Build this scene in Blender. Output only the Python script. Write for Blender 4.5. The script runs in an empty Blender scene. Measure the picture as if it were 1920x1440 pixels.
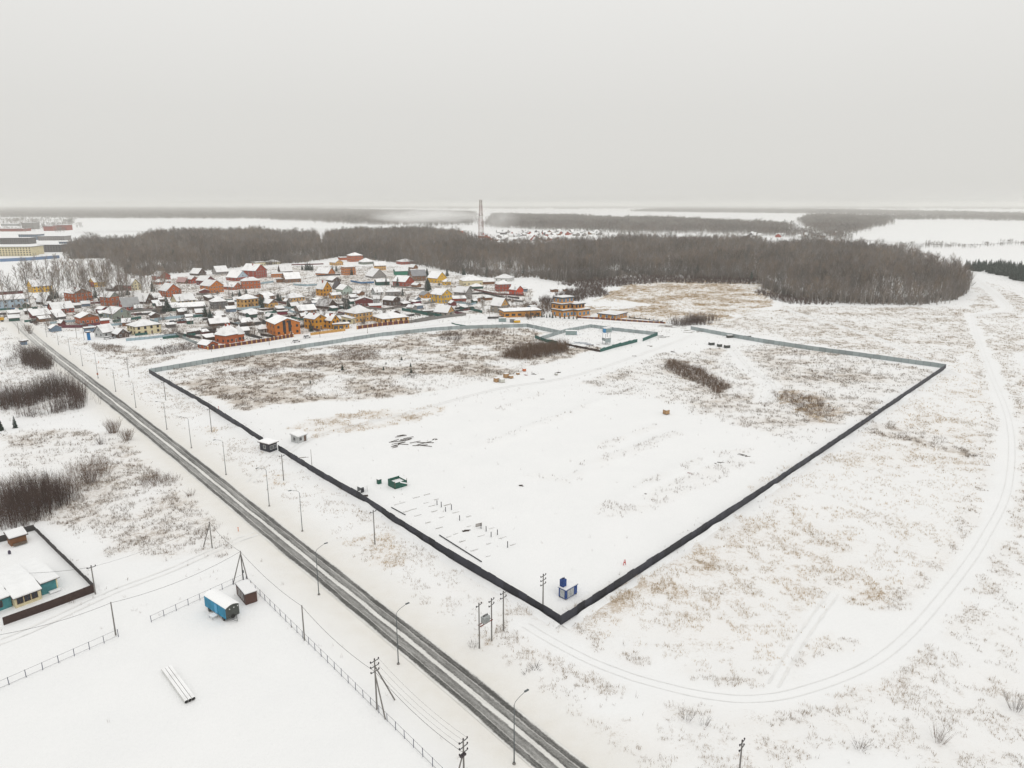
import bpy, math, random
import numpy as np
from mathutils import Vector, Matrix

random.seed(7)
rng = np.random.default_rng(7)
scene = bpy.context.scene
col = scene.collection

# ------------------------------------------------------------------ camera, sky, sun, exposure
CAM_H = 80.0
FPX = 1333.0                       # focal length in pixels of the 1920 x 1440 photograph
PITCH = math.atan((720 - 383) / FPX)
cam_data = bpy.data.cameras.new("camera")
cam_data.sensor_fit = 'HORIZONTAL'
cam_data.sensor_width = 36.0
cam_data.lens = 36.0 * FPX / 1920.0
cam_data.clip_start = 0.5
cam_data.clip_end = 80000.0
cam = bpy.data.objects.new("camera", cam_data)
cam.location = (0, 0, CAM_H)
cam.rotation_euler = (math.pi / 2 - PITCH, 0, 0)
col.objects.link(cam)
scene.camera = cam

SUN_EL, SUN_AZ = math.radians(38), math.radians(150)
world = bpy.data.worlds.new("World")
scene.world = world
world.use_nodes = True
wn, wl = world.node_tree.nodes, world.node_tree.links
wn.clear()
w_out = wn.new("ShaderNodeOutputWorld")
w_bg = wn.new("ShaderNodeBackground")
w_bg.inputs["Strength"].default_value = 0.1
w_sky = wn.new("ShaderNodeTexSky")
w_sky.sky_type = 'NISHITA'
w_sky.sun_disc = False
w_sky.sun_elevation = SUN_EL
w_sky.sun_rotation = SUN_AZ
w_sky.dust_density = 4.0
w_tc = wn.new("ShaderNodeTexCoord")
w_sep = wn.new("ShaderNodeSeparateXYZ")
w_ramp = wn.new("ShaderNodeValToRGB")   # closed cloud deck: palest overhead, greyer at the horizon
w_noise = wn.new("ShaderNodeTexNoise")
w_noise.inputs["Scale"].default_value = 2.2
w_noise.inputs["Detail"].default_value = 3.0
w_add = wn.new("ShaderNodeMath"); w_add.operation = 'MULTIPLY_ADD'
w_add.inputs[1].default_value = 0.03
cr = w_ramp.color_ramp
cr.elements[0].position = 0.0
cr.elements[0].color = (0.722, 0.714, 0.684, 1)
cr.elements[1].position = 1.0
cr.elements[1].color = (1.15, 1.135, 1.11, 1)
e = cr.elements.new(0.13); e.color = (0.765, 0.757, 0.729, 1)
e = cr.elements.new(0.27); e.color = (0.862, 0.855, 0.831, 1)
w_mul = wn.new("ShaderNodeVectorMath"); w_mul.operation = 'SCALE'
w_mul.inputs["Scale"].default_value = 9.6
w_mix = wn.new("ShaderNodeMix"); w_mix.data_type = 'RGBA'
w_mix.inputs["Factor"].default_value = 0.985
wl.new(w_tc.outputs["Generated"], w_sep.inputs[0])
wl.new(w_tc.outputs["Generated"], w_noise.inputs["Vector"])
wl.new(w_noise.outputs["Fac"], w_add.inputs[0])
wl.new(w_sep.outputs["Z"], w_add.inputs[2])
wl.new(w_add.outputs[0], w_ramp.inputs["Fac"])
wl.new(w_ramp.outputs["Color"], w_mul.inputs[0])
wl.new(w_sky.outputs["Color"], w_mix.inputs["A"])
wl.new(w_mul.outputs["Vector"], w_mix.inputs["B"])
wl.new(w_mix.outputs["Result"], w_bg.inputs["Color"])
wl.new(w_bg.outputs[0], w_out.inputs[0])

sun_data = bpy.data.lights.new("sun", 'SUN')
sun_data.energy = 0.7
sun_data.angle = math.radians(35)
sun_data.color = (1.0, 0.97, 0.93)
sun = bpy.data.objects.new("sun", sun_data)
sun.rotation_euler = (math.pi / 2 - SUN_EL, 0, math.pi - SUN_AZ)
col.objects.link(sun)

scene.view_settings.view_transform = 'Standard'
scene.view_settings.look = 'None'
scene.view_settings.gamma = 1.0
scene.view_settings.exposure = 0.0
scene.view_settings.use_curve_mapping = False
scene.cycles.max_bounces = 6
scene.cycles.diffuse_bounces = 3
scene.cycles.volume_bounces = 2
scene.cycles.transparent_max_bounces = 8
scene.cycles.use_denoising = True
scene.cycles.use_adaptive_sampling = True
scene.cycles.adaptive_threshold = 0.015

# ------------------------------------------------------------------ survey: photo pixel -> point on the ground
CP, SP = math.cos(PITCH), math.sin(PITCH)
def G(px, py, z=0.0):
    u = (px - 960) / FPX; v = (720 - py) / FPX
    dy = CP + v * SP; dz = -SP + v * CP
    t = (z - CAM_H) / dz
    return Vector((u * t, dy * t, z))
def Garr(pts):
    return np.array([[G(*p).x, G(*p).y] for p in pts])
def z_at(Y, py):                    # height of a point seen at row py that stands Y metres ahead
    v = (720 - py) / FPX
    return CAM_H + Y * (v * CP - SP) / (CP + v * SP)
REG = {'A': (0, 480, 6.0), 'B': (240, 460, 6.0), 'C': (500, 460, 6.0), 'D': (780, 480, 6.0), 'E': (1000, 540, 6.0),
       'Z': (460, 780, 4.8), 'Y': (840, 1000, 4.8), 'X': (640, 820, 5.3333), 'W': (900, 580, 4.8), 'V': (0, 600, 4.0), 'P': (0, 0, 1.0)}
def R(reg, x, y):
    ox, oy, s = REG[reg]
    return ox + x / s, oy + y / s

# ------------------------------------------------------------------ value noise (numpy) for scatter and relief
def vnoise(x, y, seed=0):
    xi = np.floor(x).astype(np.int64); yi = np.floor(y).astype(np.int64)
    xf = x - xi; yf = y - yi
    def h(a, b):
        n = (a * 374761393 + b * 668265263 + seed * 982451653) & 0x7fffffff
        n = ((n ^ (n >> 13)) * 1274126177) & 0x7fffffff
        return ((n ^ (n >> 16)) & 0xffff) / 65535.0
    sx = xf * xf * (3 - 2 * xf); sy = yf * yf * (3 - 2 * yf)
    a = h(xi, yi) * (1 - sx) + h(xi + 1, yi) * sx
    b = h(xi, yi + 1) * (1 - sx) + h(xi + 1, yi + 1) * sx
    return a * (1 - sy) + b * sy
def fbm(x, y, seed=0, octs=4):
    s = 0; a = 0.5; t = 0
    for k in range(octs):
        s = s + a * vnoise(x * 2 ** k, y * 2 ** k, seed + k); t += a; a *= 0.5
    return s / t
def in_poly(px, py, poly):
    c = np.zeros(px.shape, bool); n = len(poly)
    for i in range(n):
        x1, y1 = poly[i]; x2, y2 = poly[(i + 1) % n]
        m = ((y1 > py) != (y2 > py)) & (px < (x2 - x1) * (py - y1) / (y2 - y1 + 1e-12) + x1)
        c ^= m
    return c
def line_dist(px, py, pts):
    d = np.full(px.shape, 1e9)
    for (x1, y1), (x2, y2) in zip(pts[:-1], pts[1:]):
        dx, dy = x2 - x1, y2 - y1
        t = np.clip(((px - x1) * dx + (py - y1) * dy) / (dx * dx + dy * dy + 1e-9), 0, 1)
        d = np.minimum(d, np.hypot(px - x1 - t * dx, py - y1 - t * dy))
    return d

# ------------------------------------------------------------------ materials
MATS = {}
def mat(name, color, rough=0.8, var=0.12, scale=1.5, metallic=0.0, bump=0.0, bscale=20.0, color2=None):
    if name in MATS: return MATS[name]
    m = bpy.data.materials.new(name); m.use_nodes = True
    nt = m.node_tree; b = nt.nodes["Principled BSDF"]
    b.inputs["Roughness"].default_value = rough
    b.inputs["Metallic"].default_value = metallic
    b.inputs["Specular IOR Level"].default_value = 0.3
    tc = nt.nodes.new("ShaderNodeTexCoord")
    n = nt.nodes.new("ShaderNodeTexNoise"); n.inputs["Scale"].default_value = scale; n.inputs["Detail"].default_value = 5
    nt.links.new(tc.outputs["Object"], n.inputs["Vector"])
    r = nt.nodes.new("ShaderNodeValToRGB")
    r.color_ramp.elements[0].position = 0.3; r.color_ramp.elements[1].position = 0.7
    c = color; c2 = color2 or tuple(min(1, x * (1 + var)) for x in c); c1 = c if color2 else tuple(x * (1 - var) for x in c)
    r.color_ramp.elements[0].color = (*c1, 1); r.color_ramp.elements[1].color = (*c2, 1)
    nt.links.new(n.outputs["Fac"], r.inputs["Fac"]); nt.links.new(r.outputs["Color"], b.inputs["Base Color"])
    if bump:
        n2 = nt.nodes.new("ShaderNodeTexNoise"); n2.inputs["Scale"].default_value = bscale; n2.inputs["Detail"].default_value = 4
        nt.links.new(tc.outputs["Object"], n2.inputs["Vector"])
        bp = nt.nodes.new("ShaderNodeBump"); bp.inputs["Strength"].default_value = bump
        nt.links.new(n2.outputs["Fac"], bp.inputs["Height"]); nt.links.new(bp.outputs["Normal"], b.inputs["Normal"])
    MATS[name] = m
    return m
SNOW = mat('snow', (0.80, 0.81, 0.815), 0.7, 0.03, 0.6, bump=0.15, bscale=3)
ROOFSNOW = mat('roof_snow', (0.60, 0.60, 0.60), 0.7, 0.05, 0.22, bump=0.25, bscale=1.2, color2=(0.82, 0.825, 0.83))
ROOFSNOW.node_tree.nodes['Color Ramp'].color_ramp.elements[0].position = 0.22; ROOFSNOW.node_tree.nodes['Color Ramp'].color_ramp.elements[1].position = 0.46
GLASS = mat('window_glass', (0.025, 0.03, 0.04), 0.12, 0.3, 0.7)
BLUEGLASS = mat('blue_glass', (0.06, 0.16, 0.28), 0.1, 0.3, 0.7)
FRAME = mat('white_frame', (0.62, 0.62, 0.60), 0.5)
DKFRAME = mat('brown_frame', (0.10, 0.055, 0.035), 0.6)
EAVE = mat('dark_eave', (0.07, 0.05, 0.045), 0.7)
METALDK = mat('dark_steel', (0.07, 0.075, 0.08), 0.5, metallic=0.3)
STEEL = mat('galvanised_steel', (0.20, 0.21, 0.215), 0.5, metallic=0.4)
LAMPPOST = mat('grey_green_lamp_steel', (0.10, 0.115, 0.12), 0.5, metallic=0.3)
CONCRETE = mat('concrete', (0.19, 0.18, 0.17), 0.9, 0.2, 3)
WOOD = mat('weathered_wood', (0.13, 0.10, 0.075), 0.9, 0.3, 2)
DARKWOOD = mat('dark_wet_wood', (0.055, 0.04, 0.032), 0.9, 0.3, 2)
RUBBER = mat('rubber', (0.02, 0.02, 0.02), 0.9)
WALLC = {
 'brick': (0.379, 0.092, 0.025), 'orange': (0.477, 0.153, 0.025), 'redbrick': (0.302, 0.051, 0.027), 'darkred': (0.144, 0.028, 0.028),
 'ochre': (0.517, 0.236, 0.017), 'tan': (0.541, 0.309, 0.095), 'yellow': (0.631, 0.375, 0.039), 'cream': (0.621, 0.547, 0.352),
 'brown': (0.195, 0.092, 0.043), 'darkbrown': (0.075, 0.045, 0.035), 'grey': (0.26, 0.245, 0.235), 'darkgrey': (0.11, 0.105, 0.105),
 'palegrey': (0.45, 0.46, 0.46), 'white': (0.66, 0.66, 0.64), 'paleblue': (0.403, 0.501, 0.586), 'slate': (0.148, 0.209, 0.282),
 'greengrey': (0.23, 0.26, 0.22), 'mint': (0.393, 0.478, 0.429), 'green': (0.02, 0.173, 0.112), 'darkgreen': (0.03, 0.085, 0.07),
 'maroon': (0.178, 0.019, 0.038), 'teal': (0.056, 0.203, 0.221), 'blue': (0.012, 0.156, 0.376), 'red': (0.518, 0.06, 0.017), 'amber': (0.50, 0.225, 0.045), 'stone': (0.307, 0.27, 0.228),
}
def wallm(k):
    return mat('wall_' + k, WALLC[k], 0.85, 0.16, 0.9, bump=0.1, bscale=6)

# ------------------------------------------------------------------ mesh builders
class MB:
    def __init__(s): s.v = []; s.f = []; s.m = []; s.mats = []
    def mi(s, m):
        if m not in s.mats: s.mats.append(m)
        return s.mats.index(m)
    def box(s, x0, x1, y0, y1, z0, z1, m, T=None):
        b = len(s.v)
        for z in (z0, z1):
            for (x, y) in ((x0, y0), (x1, y0), (x1, y1), (x0, y1)):
                p = Vector((x, y, z)); s.v.append(tuple(T @ p if T else p))
        for f in ((3, 2, 1, 0), (4, 5, 6, 7), (0, 1, 5, 4), (1, 2, 6, 5), (2, 3, 7, 6), (3, 0, 4, 7)):
            s.f.append([b + i for i in f]); s.m.append(s.mi(m))
    def poly(s, pts, m):
        b = len(s.v); s.v += [tuple(p) for p in pts]; s.f.append(list(range(b, b + len(pts)))); s.m.append(s.mi(m))
    def prism(s, pts, dz, m):      # planar outline (any slope) thickened upward by dz
        n = len(pts); b = len(s.v)
        s.v += [tuple(p) for p in pts] + [(p[0], p[1], p[2] + dz) for p in pts]
        s.f.append([b + i for i in reversed(range(n))]); s.m.append(s.mi(m))
        s.f.append([b + n + i for i in range(n)]); s.m.append(s.mi(m))
        for i in range(n):
            j = (i + 1) % n; s.f.append([b + i, b + j, b + n + j, b + n + i]); s.m.append(s.mi(m))
    def tube(s, p0, p1, r0, r1, m, n=6, cap=True):
        p0 = Vector(p0); p1 = Vector(p1); d = (p1 - p0).normalized()
        a = d.orthogonal().normalized(); c = d.cross(a); b = len(s.v)
        for (p, r) in ((p0, r0), (p1, r1)):
            for k in range(n):
                t = 2 * math.pi * k / n
                s.v.append(tuple(p + (a * math.cos(t) + c * math.sin(t)) * r))
        for k in range(n):
            j = (k + 1) % n; s.f.append([b + k, b + j, b + n + j, b + n + k]); s.m.append(s.mi(m))
        if cap:
            s.f.append([b + k for k in reversed(range(n))]); s.m.append(s.mi(m))
            s.f.append([b + n + k for k in range(n)]); s.m.append(s.mi(m))
    def path(s, pts, r, m, n=5):
        for a, b in zip(pts[:-1], pts[1:]): s.tube(a, b, r, r, m, n)
    def lathe(s, prof, m, n=12, c=(0, 0)):
        b = len(s.v)
        for (r, z) in prof:
            for k in range(n):
                t = 2 * math.pi * k / n; s.v.append((c[0] + r * math.cos(t), c[1] + r * math.sin(t), z))
        for i in range(len(prof) - 1):
            for k in range(n):
                j = (k + 1) % n
                s.f.append([b + i * n + k, b + i * n + j, b + (i + 1) * n + j, b + (i + 1) * n + k]); s.m.append(s.mi(m))
    def mesh(s, name):
        me = bpy.data.meshes.new(name); me.from_pydata(s.v, [], s.f)
        for m in s.mats: me.materials.append(m)
        me.polygons.foreach_set('material_index', s.m)
        me.update(); return me
    def build(s, name, parent=None, smooth=False):
        return link(name, s.mesh(name), parent)
def link(name, data, parent=None, loc=None, rz=None, scale=None):
    o = bpy.data.objects.new(name, data); col.objects.link(o)
    if parent is not None: o.parent = parent
    if loc is not None: o.location = loc
    if rz is not None: o.rotation_euler = (0, 0, rz)
    if scale is not None: o.scale = scale
    return o
LABELS = {}
def tag(o, label=None, cat=None, group=None, kind=None):
    if label: o['label'] = label; LABELS.setdefault(label, []).append(o)
    if cat: o['category'] = cat
    if group: o['group'] = group
    if kind: o['kind'] = kind
    return o
def empty(name, loc=(0, 0, 0), rz=0.0):
    o = bpy.data.objects.new(name, None); col.objects.link(o); o.empty_display_size = 0.5
    o.location = loc; o.rotation_euler = (0, 0, rz); return o
def tri_mesh(name, V, T, mats, midx=None, smooth=False):
    me = bpy.data.meshes.new(name)
    V = np.ascontiguousarray(V, np.float32); T = np.ascontiguousarray(T, np.int32)
    me.vertices.add(len(V)); me.vertices.foreach_set('co', V.ravel())
    me.loops.add(T.size); me.loops.foreach_set('vertex_index', T.ravel())
    me.polygons.add(len(T))
    me.polygons.foreach_set('loop_start', np.arange(0, T.size, T.shape[1], dtype=np.int32))
    me.polygons.foreach_set('loop_total', np.full(len(T), T.shape[1], np.int32))
    for m in mats: me.materials.append(m)
    if midx is not None: me.polygons.foreach_set('material_index', np.ascontiguousarray(midx, np.int32))
    me.update(calc_edges=True); me.validate()
    return me
def spikes(P, D, W):
    """thin triangles: base points P, vectors D, base widths W -> verts, tris"""
    n = len(P)
    a = rng.uniform(0, 2 * np.pi, n)
    S = np.stack([np.cos(a), np.sin(a), np.zeros(n)], 1) * (W[:, None] * 0.5)
    V = np.empty((n, 3, 3)); V[:, 0] = P - S; V[:, 1] = P + S; V[:, 2] = P + D
    return V.reshape(-1, 3), np.arange(n * 3).reshape(-1, 3)

# ------------------------------------------------------------------ where dry grass shows, where paths keep the snow clean
GX0, GX1, GY0, GY1, GS = -460.0, 620.0, 60.0, 960.0, 2.0
gx = np.arange(GX0, GX1, GS); gy = np.arange(GY0, GY1, GS)
XX, YY = np.meshgrid(gx, gy)
DENS = np.full(XX.shape, 0.02); STRAW = np.full(XX.shape, 0.3)
def region(pts, d, straw=0.3, soft=14.0, seed=1, rough=0.5):
    p = Garr(pts)
    wob = (fbm(XX / soft, YY / soft, seed) - 0.5) * soft * 1.6
    wob2 = (fbm(XX / soft + 50, YY / soft + 9, seed + 5) - 0.5) * soft * 1.6
    m = in_poly(XX + wob, YY + wob2, p)
    patch = np.clip((fbm(XX / (soft * 1.3), YY / (soft * 0.9), seed + 11, 5) - 0.5 + rough * 0.25) * 3.2, 0, 1)
    val = d * ((1 - rough) + rough * 2 * patch)
    DENS[m] = np.maximum(DENS[m], val[m]); STRAW[m] = straw
def path_clear(pts, w, keep=0.0):
    p = Garr(pts); d = line_dist(XX + (fbm(XX / 9, YY / 9, 3) - .5) * 2, YY, p)
    m = d < w / 2; DENS[m] *= keep
# left of the road
region([(0, 812), (60, 800), (230, 810), (335, 900), (430, 1000), (436, 1035), (330, 1050), (190, 1040), (140, 1000), (60, 985), (0, 1000)], 0.75, 0.25, 10, 2)
region([(70, 1010), (120, 1015), (195, 1075), (175, 1090)], 0.9, 0.15, 5, 3)
region([(0, 610), (60, 640), (110, 700), (150, 780), (0, 780)], 0.45, 0.2, 14, 4)
# between the road and the dark fence
region([(70, 620), (200, 645), (280, 690), (500, 838), (1040, 1170), (1090, 1230), (1080, 1400), (960, 1290), (760, 1130), (600, 1000), (400, 860), (150, 690)], 0.20, 0.45, 9, 6, 0.8)
region([(645, 1012), (722, 1003), (745, 1060), (722, 1078), (690, 1062)], 1.3, 0.95, 5, 7)
region([(505, 893), (545, 895), (540, 910), (510, 910)], 0.9, 0.8, 3, 8)
region([(375, 795), (410, 800), (405, 820), (380, 815)], 0.8, 0.8, 3, 9)
region([(890, 1215), (945, 1175), (955, 1183), (905, 1220)], 1.0, 0.8, 3, 10)
region([(160, 640), (270, 655), (385, 632), (392, 655), (300, 682), (240, 690)], 0.8, 0.25, 9, 12)
# fenced plot: rough far-left half
region([(300, 690), (560, 655), (860, 614), (1000, 617), (1060, 645), (1110, 655), (1075, 668), (935, 702), (800, 738), (620, 757), (450, 768), (360, 742)], 1.0, 0.3, 16, 14, 0.75)
region([(530, 800), (640, 772), (790, 764), (845, 760), (790, 790), (600, 818)], 0.55, 0.8, 7, 16, 0.8)
# fenced plot: right half
region([(1075, 712), (1200, 668), (1330, 652), (1490, 645), (1750, 692), (1600, 790), (1530, 800), (1400, 800), (1280, 755), (1150, 740)], 0.70, 0.4, 13, 18, 0.6)
region([(1290, 770), (1400, 745), (1580, 790), (1520, 835), (1430, 812)], 0.40, 0.2, 8, 20)
region([(1230, 672), (1275, 672), (1375, 720), (1360, 740), (1290, 715)], 1.1, 0.35, 5, 22)
region([(1448, 730), (1520, 735), (1580, 770), (1545, 792), (1490, 775)], 1.4, 0.9, 6, 24)
region([(1130, 955), (1210, 930), (1330, 870), (1395, 842), (1405, 850), (1300, 920), (1200, 962)], 0.30, 0.15, 5, 26)
# outside, right of the plot
region([(1062, 1174), (1773, 700), (1850, 650), (1865, 760), (1885, 900), (1870, 990), (1750, 1140), (1620, 1255), (1480, 1290), (1260, 1255), (1100, 1195)], 0.40, 0.72, 14, 28, 0.5)
region([(1090, 1140), (1200, 1075), (1330, 1000), (1360, 1060), (1260, 1110), (1110, 1165)], 0.8, 0.95, 7, 30)
region([(1330, 1060), (1480, 1010), (1560, 1040), (1540, 1150), (1420, 1190), (1300, 1130)], 0.45, 0.85, 8, 31)
region([(1590, 1110), (1660, 1100), (1650, 1125), (1600, 1135)], 1.0, 0.9, 4, 32)
region([(1620, 785), (1720, 800), (1830, 850), (1830, 862), (1700, 830), (1610, 805)], 1.1, 0.25, 6, 33)
region([(1330, 612), (1460, 575), (1800, 577), (1860, 640), (1780, 684), (1500, 642)], 0.60, 0.6, 16, 34, 0.55)
region([(1080, 1320), (1400, 1340), (1650, 1290), (1800, 1170), (1930, 1000), (1930, 1445), (1050, 1445)], 0.36, 0.55, 10, 36, 0.5)
region([(1730, 1360), (1920, 1250), (1930, 1445), (1700, 1445)], 0.42, 0.5, 8, 38)
region([(1825, 520), (1925, 560), (1925, 1000), (1900, 1000), (1890, 700), (1830, 590)], 0.55, 0.6, 14, 40, 0.5)
# marsh meadow beside the wood
region([(1095, 575), (1180, 532), (1280, 522), (1440, 532), (1465, 548), (1440, 575), (1340, 608), (1120, 592)], 1.3, 0.85, 18, 42, 0.6)
region([(700, 590), (1060, 590), (1250, 612), (1300, 640), (1100, 640), (900, 610)], 0.10, 0.4, 10, 44)
def furrow(pts, w, d, straw=0.2):
    q = Garr(pts); m = line_dist(XX + (fbm(XX / 6, YY / 6, 8) - .5) * 5, YY + (fbm(XX / 6 + 3, YY / 6, 9) - .5) * 5, q) < w / 2
    m &= fbm(XX / 8, YY / 8, 12) > .42; DENS[m] = np.maximum(DENS[m], d); STRAW[m] = straw
region([(60, 628), (0, 598), (0, 560), (250, 548), (330, 520), (480, 506), (640, 485), (760, 502), (900, 523), (1000, 545), (990, 590), (860, 590), (800, 598), (620, 620), (480, 638), (380, 650), (260, 632), (150, 622)], 0.75, 0.2, 12, 50, 0.6)
# white ways
TRACK = [(985, 1170), (1100, 1240), (1250, 1288), (1400, 1308), (1520, 1292), (1650, 1230), (1760, 1130), (1850, 1010), (1888, 900), (1890, 790), (1862, 700), (1832, 625), (1818, 592)]
path_clear(TRACK, 7.5)
_t = Garr(TRACK); _d = line_dist(XX + (fbm(XX / 14, YY / 14, 61) - .5) * 5, YY + (fbm(XX / 14 + 5, YY / 14, 62) - .5) * 5, _t)
_m = (np.abs(_d - 5.2) < 1.5) & (fbm(XX / 7, YY / 7, 63) > .40); DENS[_m] = np.maximum(DENS[_m], .62); STRAW[_m] = .6
path_clear([(1560, 1268), (1640, 1238), (1720, 1165)], 9)
path_clear([(1818, 592), (1890, 580), (1862, 548), (1822, 516)], 10)
path_clear([(1450, 1285), (1500, 1200), (1565, 1110)], 4.2, 0.15)
path_clear([(1570, 1168), (1620, 1160), (1680, 1180), (1720, 1180)], 11)
path_clear([(1370, 650), (1400, 690), (1445, 722), (1430, 750)], 9, 0.1)
path_clear([(1460, 577), (1640, 632), (1800, 705)], 5, 0.1)
path_clear([(1300, 628), (1200, 665), (1070, 712), (930, 722), (760, 752), (540, 775), (380, 790)], 16, 0.05)
path_clear([(1105, 571), (1195, 571)], 22)
path_clear([(60, 985), (130, 1020), (200, 1075), (300, 1070)], 7, 0.05)
path_clear([(300, 668), (430, 652), (620, 630), (800, 612), (900, 598), (1060, 597), (1280, 612)], 8, 0.1)
ROAD_PX = [(1250, 1600), (1054, 1440), (840, 1262), (616, 1080), (493, 980), (310, 830), (165, 715), (70, 640), (28, 600), (5, 578)]
ROAD = Garr(ROAD_PX)
path_clear(ROAD_PX, 19)
for pts in ([(0, 985), (70, 990), (185, 1105), (0, 1190)], [(0, 1230), (225, 1185), (285, 1160), (455, 1085), (900, 1445), (0, 1445)],
            [(520, 842), (620, 815), (800, 790), (1000, 740), (1220, 740), (1310, 790), (1420, 830), (1480, 860), (1060, 1140), (1000, 1130)]):
    m = in_poly(XX, YY, Garr(pts)); DENS[m] *= 0.10
FURROWS = [[(1125, 958), (1180, 925), (1260, 885), (1330, 855), (1400, 845)], [(1200, 958), (1265, 930), (1350, 890), (1410, 862)], [(1150, 965), (1215, 935), (1300, 895), (1380, 860)], [(1000, 890), (1060, 905), (1130, 870), (1270, 812)], [(1100, 870), (1180, 845), (1260, 815)], [(905, 835), (1000, 800), (1130, 752), (1215, 722)], [(960, 815), (1070, 775), (1130, 750)], [(1130, 838), (1215, 803), (1225, 800)], [(930, 770), (990, 748), (1060, 725)]]
for q, d_ in zip(FURROWS, (.34, .32, .36, .25, .28, .14, .14, .40, .16)): furrow(q, 3.2, d_)
FUR_G = [Garr(q) for q in FURROWS]
def sample(A, x, y):
    i = np.clip(((y - GY0) / GS), 0, A.shape[0] - 1.001); j = np.clip(((x - GX0) / GS), 0, A.shape[1] - 1.001)
    i0 = i.astype(int); j0 = j.astype(int); fi = i - i0; fj = j - j0
    v = A[i0, j0] * (1 - fi) * (1 - fj) + A[i0 + 1, j0] * fi * (1 - fj) + A[i0, j0 + 1] * (1 - fi) * fj + A[i0 + 1, j0 + 1] * fi * fj
    out = (x < GX0) | (x > GX1 - 2) | (y < GY0) | (y > GY1 - 2)
    return np.where(out, 0.04, v)

# ------------------------------------------------------------------ ground: one sheet out to the horizon
def axis(lo, hi, near_lo, near_hi, step):
    a = list(np.arange(near_lo, near_hi + 0.1, step))
    s = step; v = near_hi
    while v < hi: s *= 1.16; v += s; a.append(min(v, hi))
    s = step; v = near_lo; b = []
    while v > lo: s *= 1.16; v -= s; b.append(max(v, lo))
    return np.array(b[::-1] + a)
def ground_h(x, y):
    d = line_dist(x, y, ROAD)
    near = np.clip((1100 - np.hypot(x, y)) / 300, 0, 1)
    amp = np.clip((d - 6) / 12, 0, 1) * near
    fr = 0
    for q in FUR_G:
        dd = line_dist(x, y, q); fr = fr + np.where(dd < 7, np.exp(-(dd / 1.9) ** 2) * .55 * (.3 + 1.2 * fbm(x / 5, y / 5, 31, 2)), 0)
    fr = fr + .42 * np.exp(-((d - 8.2) / 1.6) ** 2) * fbm(x / 6, y / 6, 33, 3) * np.clip((d - 6) / 1.5, 0, 1)
    return fr + (fbm(x / 17, y / 17, 71, 3) - 0.5) * 0.46 * amp + (fbm(x / 4.3, y / 4.3, 72, 2) - 0.5) * 0.10 * amp - 0.03
ax = axis(-30000, 30000, -330, 400, 2.6); ay = axis(-3000, 42000, 60, 620, 2.6)
NX, NY = len(ax), len(ay)
vx, vy = np.meshgrid(ax, ay); vx = vx.ravel(); vy = vy.ravel()
vz = ground_h(vx, vy)
ii = np.arange(NX * NY).reshape(NY, NX)
quads = np.stack([ii[:-1, :-1].ravel(), ii[:-1, 1:].ravel(), ii[1:, 1:].ravel(), ii[1:, :-1].ravel()], 1)
gm = bpy.data.materials.new("snowy_ground"); gm.use_nodes = True
nt = gm.node_tree; b = nt.nodes["Principled BSDF"]; L = nt.links.new
b.inputs["Roughness"].default_value = 0.75; b.inputs["Specular IOR Level"].default_value = 0.2
def N(t, **kw):
    n = nt.nodes.new(t)
    for k, v in kw.items(): setattr(n, k, v)
    return n
def noise(scale, detail=5, rough=0.6, vec=None):
    n = N("ShaderNodeTexNoise"); n.inputs["Scale"].default_value = scale; n.inputs["Detail"].default_value = detail; n.inputs["Roughness"].default_value = rough
    L(vec or tc.outputs["Object"], n.inputs["Vector"]); return n.outputs["Fac"]
def math_(op, a, bb=None, c=None, clamp=False):
    n = N("ShaderNodeMath", operation=op, use_clamp=clamp)
    for i, v in enumerate((a, bb, c)):
        if v is None: continue
        if isinstance(v, (int, float)): n.inputs[i].default_value = v
        else: L(v, n.inputs[i])
    return n.outputs[0]
def mixc(f, a, bb):
    n = N("ShaderNodeMix", data_type='RGBA')
    if isinstance(f, (int, float)): n.inputs["Factor"].default_value = f
    else: L(f, n.inputs["Factor"])
    for k, v in (("A", a), ("B", bb)):
        if isinstance(v, tuple): n.inputs[k].default_value = (*v, 1)
        else: L(v, n.inputs[k])
    return n.outputs["Result"]
tc = N("ShaderNodeTexCoord")
at_g = N("ShaderNodeAttribute", attribute_name="grass"); at_s = N("ShaderNodeAttribute", attribute_name="straw"); at_d = N("ShaderNodeAttribute", attribute_name="slush")
snowc = mixc(noise(0.09, 4), (0.775, 0.785, 0.79), (0.835, 0.84, 0.84))
grassc = mixc(at_s.outputs["Fac"], mixc(noise(0.8, 3), (0.12, 0.082, 0.054), (0.25, 0.18, 0.115)), mixc(noise(1.1, 3), (0.28, 0.17, 0.07), (0.42, 0.29, 0.135)))
nmix = math_('ADD', math_('MULTIPLY', noise(0.16, 4, 0.6), 0.30), math_('ADD', math_('MULTIPLY', noise(0.75, 6, 0.75), 0.38), math_('MULTIPLY', noise(2.6, 4, 0.7), 0.32)))
thr = math_('SUBTRACT', math_('MULTIPLY_ADD', nmix, 1.0, math_('MULTIPLY', at_g.outputs["Fac"], 0.085)), 0.575)
cover = math_('MULTIPLY', math_('MULTIPLY', thr, 14.0, clamp=True), math_('MULTIPLY', at_g.outputs["Fac"], 1.6, clamp=True), clamp=True)
base = mixc(math_('MULTIPLY', at_g.outputs["Fac"], math_('MULTIPLY_ADD', noise(0.5, 5, 0.7), 0.34, 0.0), clamp=True), snowc, (0.56, 0.45, 0.33))
base = mixc(math_('MULTIPLY', cover, 0.56), base, grassc)
base = mixc(math_('MULTIPLY', at_d.outputs["Fac"], math_('MULTIPLY_ADD', noise(0.35, 5), 0.6, 0.35), clamp=True), base, (0.66, 0.63, 0.57))
L(base, b.inputs["Base Color"])
bp = N("ShaderNodeBump"); bp.inputs["Strength"].default_value = 0.35; bp.inputs["Distance"].default_value = 0.25
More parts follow.
